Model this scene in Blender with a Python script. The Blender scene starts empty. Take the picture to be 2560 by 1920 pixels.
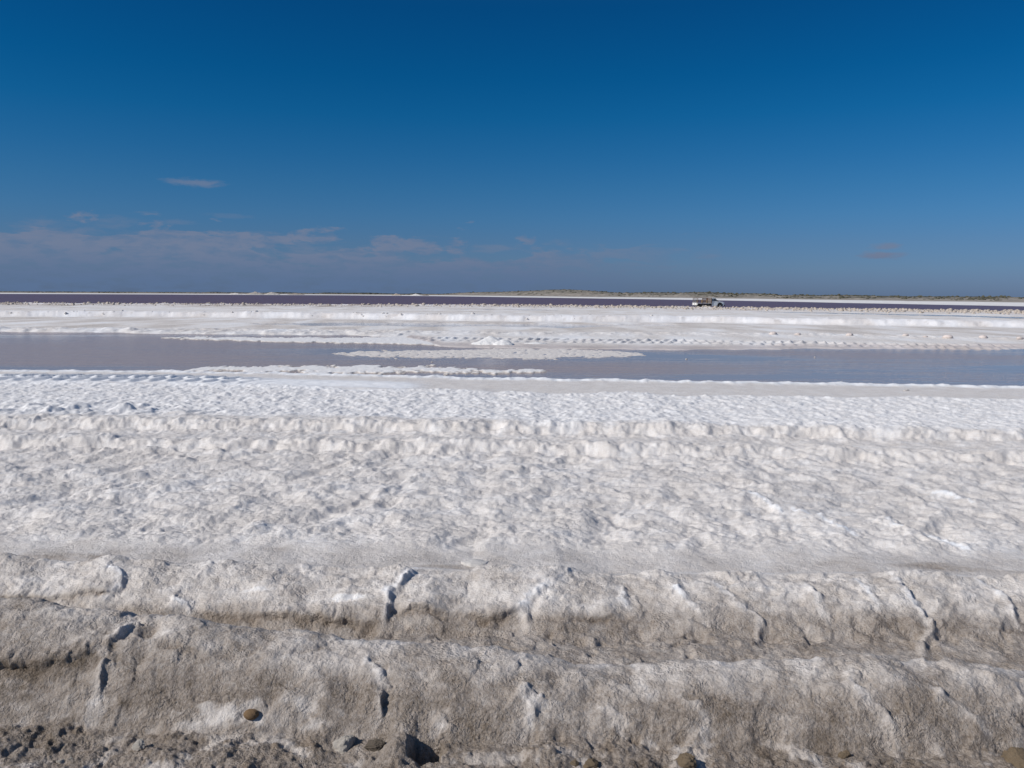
import bpy, bmesh, math, random
import numpy as np
from mathutils import Matrix, Vector
random.seed(7)
R = math.radians
S = bpy.context.scene
COL = S.collection

# ------------------------------------------------------------------ camera
F = 2060.0                     # focal length in photograph pixels (2560 wide)
CAM_H = 2.0
PITCH = math.atan((960 - 736) / F)
ROLL = math.atan(15 / 2560)
fw = Vector((0, math.cos(PITCH), -math.sin(PITCH)))
up0 = Vector((0, math.sin(PITCH), math.cos(PITCH)))
rt = Vector((1, 0, 0)) * math.cos(ROLL) + up0 * math.sin(ROLL)
upv = -Vector((1, 0, 0)) * math.sin(ROLL) + up0 * math.cos(ROLL)
cam_d = bpy.data.cameras.new('camera')
cam = bpy.data.objects.new('camera', cam_d)
COL.objects.link(cam)
cam_d.sensor_width = 36.0
cam_d.lens = 36.0 * F / 2560.0
cam_d.clip_start = 0.05
cam_d.clip_end = 30000
m = Matrix.Identity(4)
for i, v in enumerate((rt, upv, -fw)):
    for k in range(3):
        m[k][i] = v[k]
m[2][3] = CAM_H
cam.matrix_world = m
S.camera = cam

# ------------------------------------------------------------------ sun, sky
SUN_EL = R(37)
sun_dir_h = Vector((-0.92, -0.39, 0)).normalized()       # towards the sun
to_sun = Vector((sun_dir_h.x * math.cos(SUN_EL), sun_dir_h.y * math.cos(SUN_EL), math.sin(SUN_EL)))
sl = bpy.data.lights.new('sun', 'SUN')
sl.energy = 4.3
sl.angle = R(0.53)
sl.color = (1.0, 0.945, 0.87)
so = bpy.data.objects.new('sun', sl)
COL.objects.link(so)
so.rotation_euler = to_sun.to_track_quat('Z', 'Y').to_euler()

S.view_settings.view_transform = 'Standard'
S.view_settings.look = 'None'
S.view_settings.exposure = 0.0
S.view_settings.gamma = 1.0
S.view_settings.use_curve_mapping = False
S.render.engine = 'CYCLES'

W = bpy.data.worlds.new('World')
S.world = W
W.use_nodes = True


class NT:
    """tiny node-tree helper"""
    def __init__(self, tree):
        self.t = tree
        self.n = tree.nodes
        self.l = tree.links

    def node(self, typ, **kw):
        n = self.n.new(typ)
        for k, v in kw.items():
            setattr(n, k, v)
        return n

    def put(self, sock, v):
        if isinstance(v, bpy.types.NodeSocket):
            self.l.new(v, sock)
        elif v is not None:
            sock.default_value = v

    def math(self, op, a, b=None, c=None, clamp=False):
        n = self.node('ShaderNodeMath', operation=op, use_clamp=clamp)
        self.put(n.inputs[0], a)
        if b is not None:
            self.put(n.inputs[1], b)
        if c is not None:
            self.put(n.inputs[2], c)
        return n.outputs[0]

    def mix(self, fac, a, b, blend='MIX'):
        n = self.node('ShaderNodeMix', data_type='RGBA', blend_type=blend)
        self.put(n.inputs[0], fac)
        for s, v in ((n.inputs[6], a), (n.inputs[7], b)):
            if isinstance(v, tuple) and len(v) == 3:
                v = v + (1,)
            self.put(s, v)
        return n.outputs[2]

    def ramp(self, fac, stops, interp='LINEAR'):
        n = self.node('ShaderNodeValToRGB')
        n.color_ramp.interpolation = interp
        e = n.color_ramp.elements
        while len(e) < len(stops):
            e.new(0.5)
        for el, (p, c) in zip(e, stops):
            el.position = p
            if not isinstance(c, tuple):
                c = (c, c, c)
            el.color = c + (1,)
        self.put(n.inputs[0], fac)
        return n.outputs[0]

    def noise(self, vec, scale, detail=4, rough=0.55, dist=0.0):
        n = self.node('ShaderNodeTexNoise')
        if vec is not None:
            self.put(n.inputs['Vector'], vec)
        n.inputs['Scale'].default_value = scale
        n.inputs['Detail'].default_value = detail
        n.inputs['Roughness'].default_value = rough
        n.inputs['Distortion'].default_value = dist
        return n.outputs[0]

    def smooth(self, v, lo, hi):
        n = self.node('ShaderNodeMapRange', interpolation_type='SMOOTHSTEP')
        self.put(n.inputs[0], v)
        n.inputs[1].default_value = lo
        n.inputs[2].default_value = hi
        n.inputs[3].default_value = 0
        n.inputs[4].default_value = 1
        return n.outputs[0]


def hor(px):
    return 728.5 + 15.0 * px / 2560.0


def world_sky():
    N = NT(W.node_tree)
    N.n.clear()
    out = N.node('ShaderNodeOutputWorld')
    bg = N.node('ShaderNodeBackground')
    sky = N.node('ShaderNodeTexSky', sky_type='NISHITA')
    sky.sun_disc = False
    sky.sun_elevation = SUN_EL
    sky.sun_rotation = math.atan2(sun_dir_h.x, sun_dir_h.y)
    sky.altitude = 0
    sky.air_density = 1.0
    sky.dust_density = 0.3
    sky.ozone_density = 3.0
    tc = N.node('ShaderNodeTexCoord')
    sep = N.node('ShaderNodeSeparateXYZ')
    N.l.new(tc.outputs['Generated'], sep.inputs[0])
    x, y, z = sep.outputs
    el = N.math('MULTIPLY', N.math('ARCSINE', z), 180 / math.pi)      # degrees
    az = N.math('MULTIPLY', N.math('ARCTAN2', x, y), 180 / math.pi)
    # polarised, deep clear sky: the same change with elevation all the way round
    t = N.math('DIVIDE', el, 90.0, clamp=True)
    pol = N.ramp(t, SKY_RAMP)
    col = N.mix(1.0, sky.outputs[0], pol, 'MULTIPLY')
    # clouds: a low bank and a few wisps
    cmb = N.node('ShaderNodeCombineXYZ')
    N.put(cmb.inputs[0], N.math('MULTIPLY', az, 0.24))
    N.put(cmb.inputs[1], N.math('MULTIPLY', el, 0.85))
    N.put(cmb.inputs[2], 3.7)
    nz = N.noise(cmb.outputs[0], 1.0, 6, 0.6, 0.3)
    nz2 = N.noise(cmb.outputs[0], 2.6, 5, 0.6, 0.2)
    nc = N.math('SUBTRACT', nz, 0.5)
    total = None
    # bank: envelope height falls from left to right and comes back round the horizon
    envh = N.math('ADD', 2.5, N.math('MULTIPLY', N.math('SINE', N.math('MULTIPLY', N.math('ADD', az, 75.0), -math.pi / 180 * 2.0)), -1.35))
    b = N.math('SUBTRACT', N.math('ADD', N.math('ADD', envh, 0.05), N.math('MULTIPLY', nc, 10.0)), el)
    bank = N.math('MULTIPLY', N.smooth(b, -0.25, 0.75), N.smooth(N.math('MULTIPLY', az, -1.0), -17.0, 2.0))
    total = N.math('MULTIPLY', bank, 0.88)
    wisps = [(486, 458, 120, 24, 1.0), (654, 588, 110, 20, .8), (434, 555, 90, 14, .5), (388, 600, 240, 34, .8),
             (139, 580, 170, 50, .8), (278, 556, 140, 28, .5), (775, 632, 280, 50, .8), (1250, 621, 170, 26, .7),
             (1400, 607, 90, 18, .6), (1516, 636, 110, 20, .8), (1560, 668, 260, 26, .7), (2193, 639, 100, 20, 1.5), (2216, 616, 70, 16, 1.1),
             (1775, 640, 70, 14, .5), (1680, 625, 120, 12, .4), (250, 640, 420, 60, .8), (1000, 640, 300, 30, .6), (560, 540, 130, 12, .35)]
    for (px, py, w, h, a) in wisps:
        dv = (rt * ((px - 1280) / F) + upv * ((960 - py) / F) + fw).normalized()
        a0 = math.degrees(math.atan2(dv.x, dv.y))
        e0 = math.degrees(math.asin(dv.z))
        dx = N.math('DIVIDE', N.math('SUBTRACT', az, a0), math.degrees(w / 2 / F))
        dy = N.math('DIVIDE', N.math('SUBTRACT', el, e0), math.degrees(h / 2 / F))
        r2 = N.math('ADD', N.math('MULTIPLY', dx, dx), N.math('MULTIPLY', dy, dy))
        v = N.math('SUBTRACT', N.math('ADD', 1.25, N.math('MULTIPLY', N.math('SUBTRACT', nz2, 0.5), 2.6)), N.math('SQRT', r2))
        v = N.math('MULTIPLY', N.smooth(v, 0.0, 1.2), a * 0.62)
        total = N.math('MAXIMUM', total, v)
    cs = N.smooth(nz2, 0.25, 0.62)
    total = N.math('MULTIPLY', total, N.math('ADD', 0.50, N.math('MULTIPLY', cs, 0.6)), clamp=True)
    low = N.math('MULTIPLY', N.smooth(el, 0.4, 3.6), N.math('ADD', 0.55, N.math('MULTIPLY', cs, 0.6)), clamp=True)
    ccol = N.mix(low, CLOUD_LOW, CLOUD_HIGH)
    col = N.mix(total, col, ccol)
    N.l.new(col, bg.inputs[0])
    bg.inputs[1].default_value = SKY_STRENGTH
    N.l.new(bg.outputs[0], out.inputs[0])


SKY_STRENGTH = 0.1
# colour of the polarised sky relative to the clear-sky model, by elevation 0..40 degrees
SKY_RAMP = [(p * 40 / 90, c) for p, c in [
    (0.0, (0.175, 0.275, 0.60)), (0.025, (0.191, 0.297, 0.613)), (0.045, (0.197, 0.316, 0.608)), (0.086, (0.184, 0.323, 0.587)),
    (0.13, (0.149, 0.342, 0.596)), (0.176, (0.111, 0.342, 0.584)), (0.228, (0.068, 0.333, 0.58)), (0.292, (0.026, 0.322, 0.571)),
    (0.355, (0.012, 0.30, 0.548)), (0.462, (0.010, 0.266, 0.509)), (0.60, (0.12, 0.36, 0.57)), (1.2, (0.62, 0.72, 0.80))]]
CLOUD_LOW = (1.05, 1.68, 2.95)
CLOUD_HIGH = (1.62, 2.08, 3.15)
world_sky()

# ------------------------------------------------------------------ pixel -> world


def ray(px, py):
    u = (px - 1280) / F
    v = (960 - py) / F
    d = rt * u + upv * v + fw
    return np.array((d.x, d.y, d.z))


def at_z(px, py, z=0.0):
    d = ray(px, py)
    t = (z - CAM_H) / d[2]
    return d[0] * t, d[1] * t


def at_y(px, py, y):
    d = ray(px, py)
    t = y / d[1]
    return d[0] * t, CAM_H + d[2] * t


def ground_line(pts, z=0.0):
    """a shoreline or ridge foot seen in the photograph, laid on the ground: returns y(x)"""
    w = sorted(at_z(px, py, z) for px, py in pts)
    xs = [a for a, b in w]
    ys = [b for a, b in w]
    s0 = (ys[1] - ys[0]) / (xs[1] - xs[0])
    s1 = (ys[-1] - ys[-2]) / (xs[-1] - xs[-2])
    s0 = max(-0.3, min(0.3, s0)); s1 = max(-0.3, min(0.3, s1))
    L = 0.6 * abs(xs[0]) + 1
    xs = [xs[0] - L] + xs + [xs[-1] + L]
    ys = [ys[0] - s0 * L] + ys + [ys[-1] + s1 * L]
    xs = np.array(xs); ys = np.array(ys)
    return lambda x: np.interp(x, xs, ys)


# ------------------------------------------------------------------ numpy noise
def _h(ix, iy, seed):
    h = (ix.astype(np.uint32) * np.uint32(374761393) + iy.astype(np.uint32) * np.uint32(668265263)
         + np.uint32((seed * 974634737 + 12345) & 0xffffffff))
    h = (h ^ (h >> np.uint32(13))) * np.uint32(1274126177)
    return h ^ (h >> np.uint32(16))


def perlin(x, y, seed=0):
    x = np.asarray(x, np.float32); y = np.asarray(y, np.float32)
    fx = np.floor(x); fy = np.floor(y)
    ix = fx.astype(np.int32); iy = fy.astype(np.int32)
    dx = x - fx; dy = y - fy
    u = dx * dx * dx * (dx * (dx * 6 - 15) + 10)
    v = dy * dy * dy * (dy * (dy * 6 - 15) + 10)

    def g(ox, oy):
        a = (_h(ix + ox, iy + oy, seed) & np.uint32(1023)).astype(np.float32) * np.float32(2 * math.pi / 1024)
        return np.cos(a) * (dx - ox) + np.sin(a) * (dy - oy)
    n0 = g(0, 0) * (1 - u) + g(1, 0) * u
    n1 = g(0, 1) * (1 - u) + g(1, 1) * u
    return (n0 * (1 - v) + n1 * v) * np.float32(1.5)


def fbm(x, y, f, oct=4, seed=0, gain=0.5, lac=2.03):
    s = 0; a = 1.0
    for o in range(oct):
        c, sn = math.cos(0.6 * o), math.sin(0.6 * o)
        s = s + a * perlin((x * c - y * sn) * f, (x * sn + y * c) * f, seed + 17 * o)
        a *= gain; f *= lac
    return s


def billow(x, y, f, oct=3, seed=0, gain=0.5):
    s = 0; a = 1.0; t = 0
    for o in range(oct):
        c, sn = math.cos(0.5 * o), math.sin(0.5 * o)
        s = s + a * (1 - 2 * np.abs(perlin((x * c - y * sn) * f, (x * sn + y * c) * f, seed + 31 * o)))
        t += a; a *= gain; f *= 2.1
    return s / t


def sstep(v, lo, hi):
    t = np.clip((v - lo) / (hi - lo), 0, 1)
    return t * t * (3 - 2 * t)


def band(v, lo, hi, soft):
    return sstep(v, lo - soft, lo + soft) * (1 - sstep(v, hi - soft, hi + soft))


# ------------------------------------------------------------------ terrain layout (metres)
def crest(pts, yfun):
    xs, zs = [], []
    for px, py in pts:
        y = yfun(px)
        x, z = at_y(px, py, y)
        xs.append(x); zs.append(z)
    return np.array(xs), np.array(zs)


c1y_px = lambda px: np.interp(px, [0, 900, 1600, 2560], [4.25, 3.98, 3.86, 3.84])
C1X, C1Z = crest([(0, 1497), (95, 1500), (200, 1523), (340, 1543), (450, 1551), (650, 1572), (830, 1600), (1033, 1609), (1196, 1620),
                  (1359, 1641), (1460, 1665), (1542, 1670), (1684, 1657), (1863, 1660), (2107, 1660), (2189, 1648), (2352, 1663),
                  (2474, 1673), (2560, 1685)], c1y_px)
c1y = lambda x: np.interp(x, [-3.0, -0.8, 0.6, 2.8], [4.25, 3.98, 3.86, 3.84])
c1z = lambda x: np.interp(x, C1X, C1Z)
c2y_px = lambda px: np.interp(px, [0, 1280, 2560], [5.3, 5.22, 5.2])
C2X, C2Z = crest([(0, 1399), (163, 1406), (325, 1400), (488, 1413), (690, 1413), (860, 1420), (1033, 1421), (1176, 1430), (1277, 1419), (1359, 1418),
                  (1420, 1430), (1542, 1441), (1721, 1436), (1945, 1437), (2230, 1434), (2494, 1446), (2560, 1448)], c2y_px)
c2y = lambda x: np.interp(x, [-3.3, 0, 3.3], [5.3, 5.22, 5.2])
c2z = lambda x: np.interp(x, C2X, C2Z)

stepB = ground_line([(0, 1122), (600, 1128), (1280, 1135), (1800, 1143), (2560, 1155)], 0.10)
stepA = ground_line([(0, 1072), (600, 1076), (1280, 1081), (1800, 1085), (2560, 1094)], 0.12)
shore_n = ground_line([(0, 929.5), (428, 931.5), (583, 935), (860, 939), (1093, 945), (1249, 950), (1482, 952), (1720, 957), (2238, 965), (2560, 972)])
shore_f = ground_line([(0, 829), (272, 831), (389, 834), (860, 838), (1015, 842), (1100, 866), (1400, 873), (1700, 876.5), (1957, 874.5), (2000, 872), (2560, 872)])
white_n = ground_line([(0, 1040), (400, 1032), (700, 1034), (1000, 1044), (1280, 1050), (1800, 1058), (2560, 1072)], 0.22)   # near rim of the white field
white_f = ground_line([(0, 956), (500, 962), (1000, 976), (1600, 988), (2000, 992), (2560, 997)], 0.06)                        # far rim
bank_base = ground_line([(0, 791), (389, 791.6), (860, 796), (1132, 801), (1443, 804), (1720, 805), (2089, 812), (2560, 818)], 0.05)
lumps_line = ground_line([(0, 822), (400, 822), (900, 826), (1280, 831), (1720, 832), (2100, 836), (2560, 846)], 0.1)
track_far = ground_line([(0, 826), (1020, 844), (1300, 848), (1720, 851), (2100, 858), (2560, 864)], 0.05)
track_near = ground_line([(0, 947), (400, 949), (700, 957), (1090, 968), (2560, 990)], 0.06)
berm = ground_line([(0, 759), (500, 761), (900, 763), (1280, 764), (1765, 770), (2100, 774), (2560, 781)], 0.2)
lake_n = lambda x: berm(x) + 10.0
lens_pts = [
    # (top pts, bottom pts, height): salt bars standing out of the near pond
    ([(816, 884), (900, 878), (1100, 873), (1300, 871), (1500, 873), (1620, 884)], [(816, 886), (900, 893), (1100, 897), (1300, 897.5), (1500, 895.5), (1620, 888)], 0.008),
    ([(466, 925), (525, 918), (700, 915.5), (860, 916), (1093, 919), (1249, 926), (1372, 928.5)], [(466, 928), (661, 932.5), (860, 934), (1054, 933.5), (1249, 931), (1372, 929.5)], 0.031),
    ([(412, 843.5), (600, 844), (860, 844.5), (1100, 842), (1300, 842)], [(412, 846), (600, 853), (860, 858), (1100, 864), (1300, 866)], 0.032),
]


def lens_mask(x, y, top, bot, soft, nz):
    t = ground_line(top); b = ground_line(bot)
    wt = [at_z(*p) for p in top]
    x0 = wt[0][0]; x1 = wt[-1][0]
    dy = np.minimum(t(x) - y, y - b(x)) + nz
    dx = np.minimum(x - x0, x1 - x) * 1.5
    return sstep(np.minimum(dy, dx), -soft, soft)


def base_z(x, y):
    """large shapes only"""
    x = np.asarray(x, float); y = np.asarray(y, float)
    # bottom mud, ridge 1
    cy = c1y(x); ch = c1z(x)
    f1 = cy - 0.16 - ch * 1.15
    t = np.clip((y - f1) / (cy - f1), 0, 1)
    near1 = ch * np.sin(t * math.pi / 2) ** 0.95
    v = 0.02
    tb = np.clip((y - cy) / (0.18 + ch * 0.85), 0, 1)
    back1 = v + (ch - v) * (0.5 + 0.5 * np.cos(tb * math.pi))
    r1 = np.where(y < cy, near1, back1)
    # ridge 2
    dy2 = c2y(x); h2 = c2z(x)
    f2 = dy2 - 0.62
    t2 = np.clip((y - f2) / (dy2 - f2), 0, 1)
    near2 = h2 * np.sin(t2 * math.pi / 2) ** 0.8
    z = np.maximum(r1, near2 * (y < dy2))
    plateau = np.minimum(h2 - 0.035, 0.175)
    tb = np.clip((y - dy2) / 0.16, 0, 1)
    beyond = h2 + (plateau - h2) * tb * tb * (3 - 2 * tb)
    lin = np.interp(y, [5.8, 9.5, 12, 15, 17.5, 20], [0, -0.075, -0.08, -0.09, -0.11, -0.11])
    beyond = beyond + lin
    z = np.where(y < dy2, z, beyond)
    return z


def hit(px, py, zfun=None):
    d = ray(px, py)
    t = np.linspace(2.2, 14, 4000)
    X = d[0] * t; Y = d[1] * t; Z = CAM_H + d[2] * t
    g = (zfun or base_z)(X, Y)
    i = np.argmax(Z <= g)
    return X[i], Y[i], Z[i]


# folds and cracks in the crust: polylines in photograph pixels, (height, soft width on the sun side, sharp width)
FOLD = 0.66
folds = [
    ([(923, 1640), (948, 1681), (956, 1705), (960, 1738), (952, 1770), (942, 1811)], .050, .10, .012),
    ([(346, 1551), (318, 1580), (262, 1618), (264, 1665), (252, 1705), (264, 1726), (244, 1762)], .034, .07, .015),
    ([(1041, 1420), (1005, 1453), (972, 1494), (968, 1530), (960, 1568)], .034, .10, .02),
    ([(1363, 1461), (1330, 1490), (1314, 1514), (1322, 1571)], .030, .08, .018),
    ([(1554, 1465), (1562, 1498), (1570, 1518)], .022, .08, .018),
    ([(1790, 1455), (1815, 1482), (1855, 1518), (1904, 1551), (1898, 1610)], .030, .10, .02),
    ([(2014, 1465), (2050, 1502), (2071, 1555)], .028, .10, .018),
    ([(2230, 1441), (2278, 1494), (2311, 1530), (2329, 1583), (2311, 1616), (2307, 1644)], .040, .09, .016),
    ([(2413, 1441), (2490, 1473), (2518, 1502), (2547, 1559)], .035, .10, .02),
    ([(2120, 1685), (2148, 1718), (2185, 1766), (2221, 1803), (2258, 1823)], .026, .09, .014),
    ([(1705, 1742), (1741, 1770), (1770, 1799), (1768, 1852)], .024, .08, .012),
    ([(1310, 1718), (1335, 1745), (1359, 1770)], .028, .10, .015),
    ([(1322, 1762), (1326, 1790), (1334, 1819)], .020, .05, .03),
    ([(1501, 1770), (1535, 1795), (1562, 1823)], .020, .08, .02),
    ([(1090, 1787), (1110, 1815), (1127, 1844)], .016, .05, .012),
    ([(2331, 1726), (2404, 1775), (2470, 1831)], .022, .10, .03),
    ([(1560, 1660), (1600, 1700), (1640, 1740)], .010, .10, .03),
    ([(1690, 1470), (1720, 1500), (1770, 1560)], .018, .10, .03),
    ([(2140, 1450), (2170, 1480), (2200, 1530)], .020, .12, .03),
    ([(430, 1500), (470, 1510), (480, 1530)], .035, .08, .02),
    ([(280, 1420), (310, 1440), (296, 1470), (270, 1500)], .030, .08, .02),
    ([(2215, 1302), (2238, 1325), (2328, 1352), (2419, 1379)], .055, .22, .07),
    ([(2337, 1234), (2390, 1248), (2437, 1262)], .05, .22, .08),
    ([(1980, 1280), (2060, 1310), (2150, 1345)], .035, .25, .1),
    ([(1850, 1230), (1900, 1250), (1960, 1290)], .035, .25, .1),
]
# crust edges that overhang the softer mud below: (polyline, rise, reach towards the viewer)
ledges = [
    ([(0, 1650), (60, 1656), (102, 1663), (163, 1659), (215, 1640), (262, 1624)], .035, .045),
    ([(0, 1489), (90, 1490), (163, 1489), (277, 1480), (300, 1492)], .03, .035),
    ([(480, 1521), (545, 1528), (610, 1533), (680, 1540), (732, 1543), (790, 1548), (850, 1550), (911, 1556), (965, 1562)], .035, .045),
    ([(985, 1530), (1074, 1526), (1140, 1532), (1196, 1536), (1257, 1529), (1312, 1520)], .035, .05),
    ([(1330, 1541), (1400, 1546), (1501, 1540), (1560, 1538)], .02, .025),
    ([(380, 1590), (420, 1612), (470, 1622), (530, 1630), (580, 1628)], .018, .02),
]


def poly_world(pts):
    return [hit(*p)[:2] for p in pts]


def seg_dist(px_, py_, poly):
    """signed distance (+ to the right of the line as it runs towards the viewer) and run 0..1"""
    best = np.full(px_.shape, 1e9); sgn = np.ones(px_.shape); run = np.zeros(px_.shape)
    n = len(poly) - 1
    for i in range(n):
        ax, ay = poly[i]; bx, by = poly[i + 1]
        dx, dy = bx - ax, by - ay
        L2 = dx * dx + dy * dy + 1e-9
        t = np.clip(((px_ - ax) * dx + (py_ - ay) * dy) / L2, 0, 1)
        qx = px_ - (ax + t * dx); qy = py_ - (ay + t * dy)
        d = np.hypot(qx, qy)
        m_ = d < best
        best = np.where(m_, d, best)
        sgn = np.where(m_, np.sign(dx * qy - dy * qx), sgn)
        run = np.where(m_, (i + t) / n, run)
    return best * sgn, run


def terrain(x, y):
    """full height field with its colour masks"""
    x = x.astype(np.float64); y = y.astype(np.float64)
    z = base_z(x, y)
    ox = np.zeros_like(z); oy = np.zeros_like(z)
    salt = np.zeros_like(z); stain_shade = np.zeros_like(z); wet = np.zeros_like(z)
    nlow = fbm(x, y, 0.7, 3, 5)
    nmid = fbm(x, y, 2.5, 4, 9)
    # ---------- zones
    fore = 1 - sstep(y, c2y(x) - 0.02, c2y(x) + 0.1)                 # the two mud ridges
    strip_w = 0.34 + 0.10 * nlow
    strip = sstep(y, c2y(x) + 0.06, c2y(x) + 0.18) * (1 - sstep(y, c2y(x) + strip_w, c2y(x) + strip_w + 0.35))
    yB = stepB(x) + 0.13 * perlin(x * 1.9, y * 0.6, 71) + 0.035 * perlin(x * 5.1, y * 4.0, 72)
    yA = stepA(x) + 0.14 * perlin(x * 1.6, y * 0.6, 73) + 0.035 * perlin(x * 4.3, y * 4.0, 74)
    field = sstep(y, c2y(x) + strip_w, c2y(x) + strip_w + 0.5) * (1 - sstep(y, yB - 0.1, yB + 0.1))
    wn = white_n(x) + 0.35 * nlow; wf = white_f(x) + 0.3 * nlow
    white = sstep(y, wn - 0.3, wn + 0.3) * (1 - sstep(y, wf - 0.15, wf + 0.15))
    between = sstep(y, yB, yB + 0.2) * (1 - sstep(y, wn - 0.3, wn + 0.3))
    # ---------- steps B and A: scalloped crust faces turned to the viewer
    for yy, hh, back in ((yB, 0.10, 0.9), (yA, 0.095, 1.5)):
        hv = hh * (1 + 0.35 * perlin(x * 1.1, x * 0 + 3.3, int(hh * 1000)))
        t = np.clip((y - yy) / 0.26, 0, 1)
        face = np.sin(t * math.pi / 2) ** 0.8
        fall = 1 - sstep(y, yy + 0.25, yy + 0.25 + back) * 0.75
        z += hv * face * fall * (1 - sstep(y, yy + 3.0, yy + 6.0))
        oy -= 0.05 * face * (t < 1) * np.clip(fbm(x, y, 6, 2, 77), 0, 1)
    stepz = np.exp(-((y - yB - 0.15) / 0.35) ** 2) + np.exp(-((y - yA - 0.15) / 0.4) ** 2)
    z += stepz * (0.030 * billow(x, y, 1.9, 3, 78, 0.5) + 0.028 * fbm(x, y, 5, 3, 79, 0.55))
    # ---------- relief
    near_far = np.clip(y / 6, 1, 4)
    # ridges: smooth crust with lumps
    ysl = y + 1.25 * z
    z += fore * (0.022 * fbm(x, y, 2.2, 3, 21) + 0.010 * fbm(x, ysl, 7, 3, 22) + 0.0040 * fbm(x, ysl, 28, 3, 23, 0.65))
    rock = fore * sstep(fbm(x, y, 1.6, 3, 25), 0.05, 0.6)
    z += rock * 0.014 * billow(x, ysl, 7, 3, 26)
    # fainter wrinkles and lips running down the faces
    wr = fbm(x - 0.55 * ysl + 0.15 * nmid, ysl * 0.45, 1.7, 2, 27)
    lip = np.clip(1 - np.abs(wr) * 5.5, 0, 1) ** 2 * sstep(fbm(x, y, 1.3, 2, 28), -0.15, 0.35)
    z += fore * 0.010 * lip
    pl = fbm(x + 0.2 * nmid, ysl, 3.1, 2, 29)
    z += fore * 0.009 * sstep(pl, 0.12, 0.22)
    # muddy bottom
    foot = c1y(x) - 0.16 - c1z(x) * 1.15
    mud = 1 - sstep(y, foot - 0.10 + 0.10 * nmid, foot + 0.10 + 0.10 * nmid)
    cl = fbm(x, y, 6, 4, 31, 0.6)
    z += mud * (0.013 * np.abs(cl) + 0.022 * fbm(x, y, 2.0, 3, 32) + 0.006 * fbm(x, y, 28, 4, 33, 0.6))
    clod = mud * sstep(fbm(x, y, 3.2, 3, 35), 0.15, 0.6)
    z += clod * 0.016 * (fbm(x, y, 15, 4, 36, 0.6) + 0.5)
    # hollow between ridges
    vf = (1 - sstep(np.abs(y - (c2y(x) - 0.62)), 0.05, 0.22)) * fore
    hol = vf * sstep(fbm(x, y, 5, 3, 41), 0.1, 0.5)
    z -= hol * 0.02
    # crest crumbs on ridge 2
    cr2 = (1 - sstep(np.abs(y - c2y(x)), 0.03, 0.14)) * sstep(fbm(x, y, 2.3, 2, 43), -0.1, 0.4)
    z += cr2 * (0.016 * billow(x, y, 11, 3, 44) + 0.012)
    # strip: nearly flat
    z += strip * (0.006 * fbm(x, y, 3, 3, 51) + 0.0025 * fbm(x, y, 25, 2, 52))
    # hummocky field: drifts leaning away from the sun
    wx = x + 0.25 * nlow; wy = y * 0.75 + 0.06 * nmid
    hum = billow(wx, wy, 1.1, 3, 61, 0.42)
    h2 = fbm(wx - 0.3 * y, wy, 2.9, 3, 62, 0.48)
    z += field * (0.032 * hum + 0.032 * h2 + 0.010 * fbm(x, y, 8, 3, 63, 0.55) + 0.0045 * fbm(x, y, 24, 2, 64))
    z += between * (0.022 * fbm(x, y * .6, 2.2, 4, 66) + 0.008 * fbm(x, y, 14, 2, 67))
    # white field of small knobs
    kn = fbm(x, y * 0.55, 4.2, 3, 81, 0.55)
    z += white * (0.025 * np.clip(kn + 0.35, 0, 2) + 0.011 * fbm(x, y, 12, 2, 82))
    lk = sstep(-x - 0.20 * y, 0.8, 3.5) * band(y, wn - .3, wn + 2.0, 0.6)
    z += lk * 0.055 * np.clip(fbm(x, y * 0.6, 1.9, 3, 84) - 0.05, 0, 1) * 2
    rim = (1 - sstep(np.abs(y - white_f(x)), 0.1, 0.5))
    z += rim * 0.02
    # ---------- near shore and pond
    sn = shore_n(x) + 0.18 * fbm(x, y * .3, 1.3, 3, 91) + 0.05 * perlin(x * 7, y * 2, 92)
    sf = shore_f(x) + 0.6 * fbm(x, y * .25, 0.45, 3, 93) + 0.12 * perlin(x * 4, y * 1, 94)
    flat = sstep(y, wf - 0.1, wf + 0.2) * (1 - sstep(y, sn - 0.15, sn + 0.1))
    pond = sstep(y, sn - 0.05, sn + 0.35) * (1 - sstep(y, sf - 0.5, sf + 0.05))
    farz = sstep(y, sn - 0.05, sn + 0.35)
    target = 0.045 * (1 - farz) + farz * (-0.05)
    tz = sstep(y, wf - 0.2, wf + 0.6)
    z = z * (1 - tz) + tz * target
    z += flat * (0.006 * fbm(x, y, 2, 3, 95))
    shore_rim = np.exp(-((y - sn + 0.28) / 0.22) ** 2)
    z += shore_rim * (0.028 + 0.03 * fbm(x, y * .5, 3.5, 3, 96))
    # long low salt roll on the left of the shore, with the tyre print pressed in it
    tn = track_near(x)
    lm = 1 - sstep(x, at_z(1000, 962)[0], at_z(1100, 965)[0])
    roll = np.exp(-((y - tn) / 0.75) ** 2) * lm
    z += roll * (0.06 + 0.02 * fbm(x, y, 1.5, 3, 97))
    tm = (1 - sstep(x, at_z(560, 950)[0], at_z(760, 955)[0]))
    tc = y - tn - 0.2
    wv = 0.05 * perlin(x * 1.3, y * 2, 98)
    p1 = (x - 0.53 * tc) / 0.42 + wv; f1_ = p1 - np.floor(p1)
    p2 = (x - 0.35 * tc) / 0.42 + wv; f2_ = p2 - np.floor(p2)
    saw = lambda f: np.minimum(f / 0.75, (1 - f) / 0.2).clip(0, 1)
    up_row = sstep(tc, -0.15, -0.05) * (1 - sstep(tc, 0.45, 0.6))
    lo_row = sstep(tc, -0.85, -0.7) * (1 - sstep(tc, -0.3, -0.2))
    z += tm * (up_row * (0.12 * saw(f1_) - 0.07) + lo_row * (0.08 * saw(f2_) - 0.04))
    # far side of the pond: flats with puddles
    ff = sstep(y, sf - 0.4, sf + 0.5)
    z = z * (1 - ff) + ff * 0.03
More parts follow.
